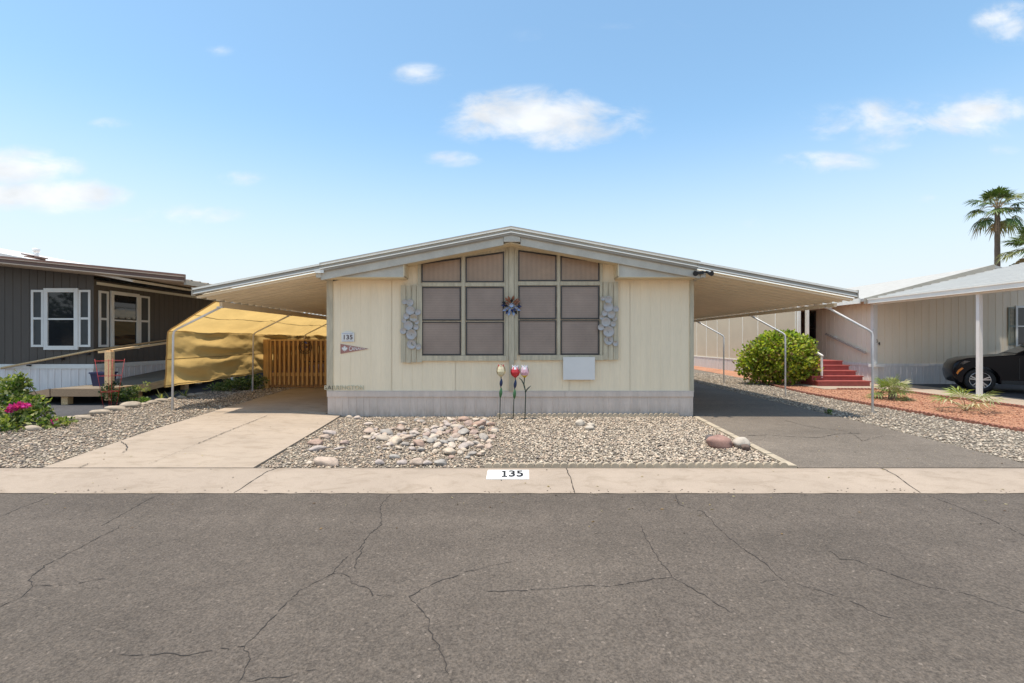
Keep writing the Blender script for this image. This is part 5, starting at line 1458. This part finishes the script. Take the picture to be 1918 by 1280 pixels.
    m = MB(); m.box(14.3, 16.2, cy0 - .02, cy0 + .03, gz + .25, gz + .36); m.build('sill', M['black'], t)
    lamp = pm('lamp_glass', (.45, .40, .36), .1, 20, .12); amber = pm('amber_marker', (.75, .22, .02), .1, 20, .25)
    for y in (cy0, cy1 - .2):
        m = MB(); m.prism([(13.38, gz + .79), (13.50, gz + .80), (13.66, gz + .90), (13.52, gz + .905)], 'y', y - .0, y + .2); m.build('headlight', lamp, t)
    m = MB(); m.prism([(13.37, gz + .50), (13.41, gz + .58), (13.50, gz + .68), (13.47, gz + .71), (13.38, gz + .63), (13.34, gz + .54)], 'y', cy0 - .006, cy0 + .02); m.build('side_marker', amber, t)
    rim = pm('alloy_rim', (.50, .48, .47), .1, 12, .25, metal=.8); tyre = pm('tyre_rubber', (.02, .02, .02), .2, 30, .8)
    for x in wx:
        for y, sg in ((cy0 + .12, -1), (cy1 - .12, 1)):
            m = MB(); c = Vector((x, y, gz + wr))
            prof = [(.235, -.10), (.25, -.115), (.32, -.115), (wr, -.07), (wr, .07), (.32, .115), (.235, .1)]; nn = 28; v = []
            for r, d in prof:
                for i in range(nn): a = 2 * math.pi * i / nn; v.append(c + Vector((r * math.cos(a), d, r * math.sin(a))))
            m.add(v, [(j * nn + i, (j + 1) * nn + i, (j + 1) * nn + (i + 1) % nn, j * nn + (i + 1) % nn) for j in range(len(prof) - 1) for i in range(nn)], True)
            w = m.build('wheel', tyre, t)
            m = MB(); m.tube([c + Vector((0, sg * .03, 0)), c + Vector((0, sg * .02, 0))], [.23, .23], 24); m.build('hub', M['black'], w)
            m = MB(); yo = sg * .10
            for i in range(5):
                a = 2 * math.pi * i / 5 + .3
                for da in (-.17, .17):
                    p0 = c + Vector((.03 * math.cos(a), yo * .85, .03 * math.sin(a))); p1 = c + Vector((.225 * math.cos(a + da), yo, .225 * math.sin(a + da))); m.bar(p0, p1, .022, .035)
            ring = [c + Vector((.232 * math.cos(q), yo, .232 * math.sin(q))) for q in [i / 28 * 2 * math.pi for i in range(29)]]; m.tube(ring, .012, 6, False); m.tube([c + Vector((0, yo * .7, 0)), c + Vector((0, yo * 1.08, 0))], .045, 12)
            m.build('rim', rim, w)
    # turned so that the tail comes towards the street; near front wheel stays where the photo shows it
    yaw = R(-34); piv = Vector((wx[0], cy0 + .02, 0)); tgt = Vector((13.62, 13.98, -.02))
    t.location = Matrix.Rotation(yaw, 3, 'Z') @ (t.location - piv) + piv + (tgt - piv) ; t.rotation_euler = (0, 0, yaw)
build_car()

# ================================================================ PLANTS
def foliage(name, blobs, n, size, cols, parent, seed, mat_=None, shell=.5, up=.25, gap=.0):
    """leaf faces scattered through ellipsoids: blobs [(centre, radii, weight)]"""
    rng = np.random.default_rng(seed); wts = np.array([b[2] for b in blobs], float); wts /= wts.sum()
    C = []; 
    pick = rng.choice(len(blobs), n, p=wts)
    d = rng.normal(size=(n, 3)); d /= np.linalg.norm(d, axis=1)[:, None]
    r = rng.random(n) ** shell
    bc = np.array([b[0][:] if hasattr(b[0], '__getitem__') else b[0] for b in blobs], float)[pick]; br = np.array([b[1] for b in blobs], float)[pick]
    bumps = np.array([1 + .28 * noise.noise(Vector(q) * 2.3 + Vector((seed, 0, 0))) + .16 * noise.noise(Vector(q) * 6 + Vector((0, seed, 0))) for q in d])
    P = bc + d * br * (r * bumps)[:, None]
    if gap:
        keep = np.array([noise.noise(Vector(p) * 4.5 + Vector((seed, 1, 2))) > -gap for p in P]); P = P[keep]; d = d[keep]; n = len(P)
    ax = d * .5 + rng.normal(size=(n, 3)) * .65 + np.array([0, 0, up]); ax /= np.linalg.norm(ax, axis=1)[:, None]
    s = np.cross(ax, rng.normal(size=(n, 3))); s /= np.linalg.norm(s, axis=1)[:, None]
    nr = np.cross(ax, s); L = size * rng.uniform(.6, 1.3, n)[:, None]; Wd = L * rng.uniform(.28, .42, n)[:, None]
    v0 = P; v1 = P + ax * L * .45 + s * Wd + nr * L * .10; v2 = P + ax * L; v3 = P + ax * L * .45 - s * Wd + nr * L * .10; vm = P + ax * L * .5
    V = np.stack([v0, v1, v2, v3, vm], 1).reshape(-1, 3); b = np.arange(n)[:, None] * 5
    T = np.concatenate([b + np.array([[0, 1, 4]]), b + np.array([[1, 2, 4]]), b + np.array([[2, 3, 4]]), b + np.array([[3, 0, 4]])], 0)
    pal = np.array(cols); c = pal[rng.integers(0, len(pal), n)] * rng.uniform(.75, 1.25, (n, 1))
    return npmesh(name, V, T, mat_ or M['leaf'], parent, np.repeat(c, 5, 0), False)
def stems(name, base, tips, r, parent, seed=0):
    rq = random.Random(seed); m = MB()
    for tp in tips:
        b = Vector(base) + Vector((rq.uniform(-.06, .06), rq.uniform(-.06, .06), -.03)); tp = Vector(tp); mid = (b + tp) / 2 + Vector((rq.uniform(-.1, .1), rq.uniform(-.1, .1), rq.uniform(.0, .12)))
        m.tube([b, b * .55 + mid * .45 + Vector((0, 0, .02)), mid, tp], [r, r * .8, r * .6, r * .25], 6)
    return m.build(name, M['twig'], parent)

def build_big_bush():
    c = Vector((9.12, 16.5, g(8.7, 16.5)))
    t = thing('round_bush', 'large rounded bright green bush beside the red steps', 'bush', c)
    bl = [(c + Vector((0, 0, .92)), (1.2, .95, .86), 6), (c + Vector((-.75, .1, .58)), (.55, .6, .52), 1.2), (c + Vector((.78, -.1, .62)), (.55, .6, .58), 1.2), (c + Vector((.1, -.1, 1.42)), (.75, .6, .38), 1.0), (c + Vector((.65, -.2, 1.22)), (.5, .5, .42), .8), (c + Vector((-.45, -.3, 1.2)), (.6, .5, .4), .8)]
    foliage('crown', bl, 13500, .115, [(.34, .39, .03), (.42, .46, .05), (.22, .30, .025), (.50, .50, .10), (.09, .14, .02), (.28, .38, .05), (.24, .16, .06)], t, 11, shell=.36, up=.35, gap=.22)
    stems('stem', c, [c + Vector((math.cos(a) * .7, math.sin(a) * .5, .9)) for a in frange(0, 5.6, 9)], .03, t, 2)
build_big_bush()

def build_bougainvillea():
    c = G(48, 800); c.y += .5; c.z = g(c.x, c.y)
    t = thing('bougainvillea', 'sprawling bougainvillea with yellow green leaves and magenta flowers at the left edge', 'flowering shrub', c)
    def q(px, py, Y): return W(px, py, Y)
    bl = [(q(15, 760, 8.4), (.45, .45, .38), 5), (q(-25, 750, 8.5), (.5, .5, .5), 4), (q(25, 728, 8.5), (.22, .25, .22), 1.6), (q(40, 715, 8.5), (.10, .12, .17), .5), (q(62, 755, 8.3), (.22, .22, .12), 1.0), (q(40, 785, 8.1), (.50, .3, .12), 2.0), (q(95, 790, 8.15), (.38, .25, .06), .9), (q(72, 772, 8.2), (.2, .2, .14), .8), (q(10, 795, 7.9), (.45, .3, .13), 2)]
    foliage('foliage', bl, 4300, .075, [(.20, .25, .05), (.30, .33, .10), (.10, .16, .03), (.36, .36, .16), (.06, .11, .02)], t, 21, shell=.55, gap=.2)
    foliage('blossom', [(q(33, 763, 8.02), (.13, .08, .04), 2), (q(42, 760, 8.0), (.09, .06, .035), 1), (q(20, 768, 8.0), (.08, .06, .03), .7), (q(95, 790, 8.0), (.1, .08, .02), .12)], 260, .055, [(.55, .03, .28), (.65, .06, .36), (.48, .02, .22)], t, 22, shell=.6)
    stems('stem', c, [q(40, 700, 8.5), q(62, 748, 8.3), q(85, 770, 8.2), q(5, 740, 8.5), q(-30, 730, 8.5), q(20, 725, 8.5), q(120, 788, 8.1)], .016, t, 3)
    m = MB()
build_bougainvillea()

def small_bush(name, label, px, py, blobs, n, size, cols, seed, cat='shrub', gap=.15):
    c = G(px, py); t = thing(name, label, cat, c)
    bl = [(W(x, y, c.y + dy), (rx, ry, rz_), w) for (x, y, dy, rx, ry, rz_, w) in blobs]
    foliage('foliage', bl, n, size, cols, t, seed, shell=.6, gap=gap)
    stems('stem', c, [b[0] for b in bl], .012, t, seed)
small_bush('rose_bush', 'straggly dark green rose bush with a pale leafed spray, before the ramp', 218, 758,
           [(205, 735, 0, .22, .2, .16, 3), (222, 742, 0, .26, .2, .15, 3), (212, 722, 0, .16, .15, .10, 1.2), (243, 735, 0, .18, .15, .12, 1.5)], 1500, .05, [(.05, .085, .03), (.07, .11, .03), (.035, .06, .025), (.09, .12, .04)], 31)
small_bush('spray_bush', 'pale yellow green leafy spray rising beside the dark rose bush', 250, 752,
           [(268, 720, 0, .14, .1, .06, 1.4), (258, 728, 0, .14, .1, .06, 1), (273, 729, 0, .09, .1, .05, .8), (250, 740, 0, .14, .1, .06, .8)], 420, .055, [(.40, .40, .16), (.30, .33, .10), (.46, .45, .25)], 32)
small_bush('ground_plant', 'small bright green plant behind the pale border stones', 268, 756, [(266, 750, 0, .28, .15, .05, 2), (250, 752, 0, .2, .12, .05, 1)], 420, .05, [(.12, .2, .04), (.2, .28, .06)], 33, 'plant')
small_bush('hedge', 'low green hedge showing under the tan shade cloth', 440, 735,
           [(405, 727, .3, .22, .3, .12, 1), (430, 722, .3, .28, .3, .16, 1.5), (455, 719, .5, .28, .3, .18, 1.5), (480, 716, .7, .30, .3, .2, 1.5)], 3400, .06, [(.13, .19, .04), (.24, .28, .08), (.07, .11, .025), (.36, .36, .17)], 34, 'hedge')
def spiky(label, px, py, blades, seed):
    c = G(px, py); t = thing('spiky_plant', label, 'plant', c); rq = random.Random(seed); V = []; T = []; C = []
    for i in range(blades):
        a = rq.uniform(0, 6.28); el = rq.uniform(.5, 1.3); L = rq.uniform(.18, .36); d = Vector((math.cos(a) * math.cos(el), math.sin(a) * math.cos(el), math.sin(el))); s = Vector((-math.sin(a), math.cos(a), 0)) * .014
        p = [c, c + d * L * .5, c + d * L - Vector((0, 0, L * .12))]; b = len(V)
        V += [p[0] - s, p[0] + s, p[1] - s, p[1] + s, p[2]]; T += [(b, b + 1, b + 3), (b, b + 3, b + 2), (b + 2, b + 3, b + 4)]
        cc = rq.choice([(.28, .30, .10), (.40, .38, .16), (.14, .2, .05)]); C += [cc] * 5
    npmesh('blades', [v[:] for v in V], T, M['leaf'], t, np.array(C)); m = MB(); m.ball(c + Vector((0, 0, .01)), (.03, .03, .03), 1); m.build('stem', M['twig'], t)
spiky('spiky yellow green plant right of the front bent post of the cloth', 345, 745, 11, 1)
spiky('thin spiky plant left of the front bent post of the cloth', 302, 749, 7, 2)
spiky('tuft of short blades beside the border stones left of the cloth post', 318, 748, 5, 3)

def fan_frond(V, T, C, base, az, el, plen, Rb, n, droop, colr, rq, spread=1.9, wid=.05, pet=None):
    d0 = Vector((math.cos(az) * math.cos(el), math.sin(az) * math.cos(el), math.sin(el)))
    tip = base + d0 * plen - Vector((0, 0, droop * plen * .35))
    d = (tip - (base + d0 * plen * .5)).normalized(); s = Vector((-math.sin(az), math.cos(az), 0)); u = s.cross(d).normalized()
    if pet is not None: pet.append([base, base + d0 * plen * .5, tip])
    for i in range(n):
        f = i / (n - 1) * 2 - 1; a = f * spread + rq.uniform(-.05, .05)
        L = Rb * (.72 + .28 * math.cos(a)) * rq.uniform(.82, 1.08)
        q = (d * math.cos(a) + s * math.sin(a)) * 1.0 + u * (.16 * abs(f) + rq.uniform(-.06, .06)); q.normalize()
        w = s * math.cos(a) - d * math.sin(a); w.normalize(); w *= wid * L
        b = len(V); p1 = tip + q * L * .55; p2 = tip + q * L - Vector((0, 0, droop * L * (.35 + rq.random() * .35)))
        V += [tip, p1 - w + u * .0, p1 + w, p2]; T += [(b, b + 1, b + 2), (b + 1, b + 3, b + 2)]
        k = rq.uniform(.75, 1.25); C += [tuple(x * k for x in colr)] * 4
def palm(label, base, H, tr, nf, plen, Rb, n, seed, lean=0.0, small=False, elr=(-.7, 1.35)):
    rq = random.Random(seed); base = Vector(base); t = thing('fan_palm', label, 'palm tree' if not small else 'palm', base)
    top = base + Vector((lean, 0, H))
    m = MB(); N_ = 24 if not small else 6; pts = []; rs = []
    for i in range(N_ + 1):
        f = i / N_; pts.append(base + Vector((lean * f * f, 0, H * f - (.1 if i == 0 else 0)))); rs.append(tr * (1.15 - .25 * f) * (1 + .06 * (i % 2)))
    m.tube(pts, rs, 12); m.build('trunk', M['bark'], t)
    V, T, C, pet = [], [], [], []
    for i in range(nf):
        f = i / nf; el = elr[0] + (elr[1] - elr[0]) * (f ** .8) + rq.uniform(-.15, .15); az = i * 2.399 + rq.uniform(-.3, .3)
        dead = el < -.35 and not small
        cl = (.30, .20, .11) if (dead and rq.random() < .7) else rq.choice([(.07, .115, .025), (.10, .15, .03), (.05, .085, .02), (.15, .19, .05), (.24, .25, .10)] if not small else [(.16, .22, .05), (.24, .30, .08), (.12, .17, .04), (.36, .38, .16), (.42, .38, .22)])
        fan_frond(V, T, C, top - Vector((0, 0, rq.uniform(0, tr * 3))), az, el, plen * rq.uniform(.8, 1.15), Rb * rq.uniform(.8, 1.1), n, .35 + max(0, .8 - el) * .45, cl, rq, pet=pet, wid=.06 if not small else .045)
    npmesh('crown', [v[:] for v in V], T, M['frond'], t, np.array(C))
    m = MB()
    for p in pet: m.tube(p, [.012 * plen * 1.6, .012 * plen * 1.3, .012 * plen], 5, False)
    m.build('frond_stalk', pm('frond_stalk', (.30, .22, .11), .2, 9, .7), t)
p = W(1868, 640, 40); palm('tall fan palm with shaggy crown rising behind the taupe home', (p.x, 40, 0), EYE + 254 / F * 40, .19, 38, 1.35, 1.05, 20, 5)
p = W(1938, 640, 37); palm('second fan palm at the right edge, lower than the tall one', (p.x, 37, 0), EYE + 182 / F * 37, .2, 40, 1.3, 1.2, 24, 6)
c = G(1672, 748); palm('bushy small fan palm with brown base on the red granite, behind the bent post', c, .24, .085, 34, .34, .36, 15, 7, small=True, elr=(-.15, 1.35))
c = G(1810, 770); palm('young fan palm with few long open fronds on red granite before the white post', c, .05, .03, 13, .48, .44, 13, 8, small=True, elr=(.05, 1.1))
c = G(1553, 772); c = G(1552, 775)
small_bush('weed', 'small green weed in the shaded gravel right of the asphalt driveway', 1553, 776, [(1553, 772, 0, .05, .05, .05, 1)], 60, .04, [(.12, .18, .04)], 41, 'plant', gap=0)

# ================================================================ across the street (seen only in the window glass)
def build_opposite():
    t = thing('mobile_home', 'pale home with flat roof standing across the street behind the viewer', 'mobile home', (-38, -19, 0))
    m = MB(); m.box(-50, -27, -22, -15, -.2, 3.0); m.build('wall', M['siding'], t)
    m = MB(); m.prism([(-22.6, 3.0), (-18.5, 3.9), (-14.4, 3.0)], 'x', -50.4, -26.6); m.build('roof', M['roofg'], t)
    for x in (-45, -38, -31):
        m = MB(); m.box(x, x + 1.4, -14.99, -14.95, 1.0, 2.4); m.build('window', M['bronze'], t)
    for x, y, h, lab in ((-31.5, -12.2, 6.5, 'tallest dark shade tree across the street behind the viewer'), (-36.5, -12.8, 5.4, 'middle shade tree across the street behind the viewer'), (-42, -12.0, 5.8, 'far shade tree across the street behind the viewer')):
        c = Vector((x, y, -.1)); t = thing('shade_tree', lab, 'tree', c)
        m = MB(); m.tube([c, c + Vector((.1, 0, h * .3)), c + Vector((0, .1, h * .6))], [.2, .15, .07], 8); m.build('trunk', M['bark'], t)
        foliage('crown', [(c + Vector((0, 0, h * .62)), (2.0, 1.8, h * .36), 3), (c + Vector((.9, 0, h * .5)), (1.2, 1.2, 1.1), 1), (c + Vector((-.9, .2, h * .48)), (1.2, 1.2, 1.0), 1)], 1800, .34, [(.05, .08, .02), (.07, .10, .03), (.04, .06, .02)], t, int(-x), gap=.3)
build_opposite()

def build_litter():
    rq = random.Random(12); V = []; T = []; C = []
    for i in range(150):
        if i < 70: x, y = rq.uniform(-6, 6), KY0 - abs(rq.gauss(0, .5)) - .02; z = ROADZ + .004
        elif i < 95: x, y = rq.uniform(-6, 6), rq.uniform(KY0 + .05, KY1 - .05); z = kerb_z(y) + .006
        elif i < 120: y = rq.uniform(5.8, 9.4); x = rq.uniform(dl(y) + .1, dr(y) - .1); z = g(x, y) + .014
        else: y = rq.uniform(5.8, 9.3); x = rq.uniform(rl(y) + .05, rr_(y) - .1); z = g(x, y) + .010
        a = rq.uniform(0, 6.28); L = rq.uniform(.008, .022); w = L * rq.uniform(.3, .6); d = Vector((math.cos(a), math.sin(a), 0)); q = Vector((-d.y, d.x, 0)); p = Vector((x, y, z)); b = len(V)
        V += [p - d * L, p + q * w + Vector((0, 0, L * .25)), p + d * L + Vector((0, 0, L * .1)), p - q * w]; T += [(b, b + 1, b + 2), (b, b + 2, b + 3)]
        c = rq.choice([(.30, .19, .09), (.42, .32, .16), (.16, .10, .06), (.5, .42, .25), (.10, .08, .06)]); C += [c] * 4
    o = npmesh('leaf_litter', [v[:] for v in V], T, M['leaf'], None, np.array(C)); tag(o, 'dry leaf scraps scattered over the street, kerb and driveways', 'leaf litter', kind='stuff')
build_litter()
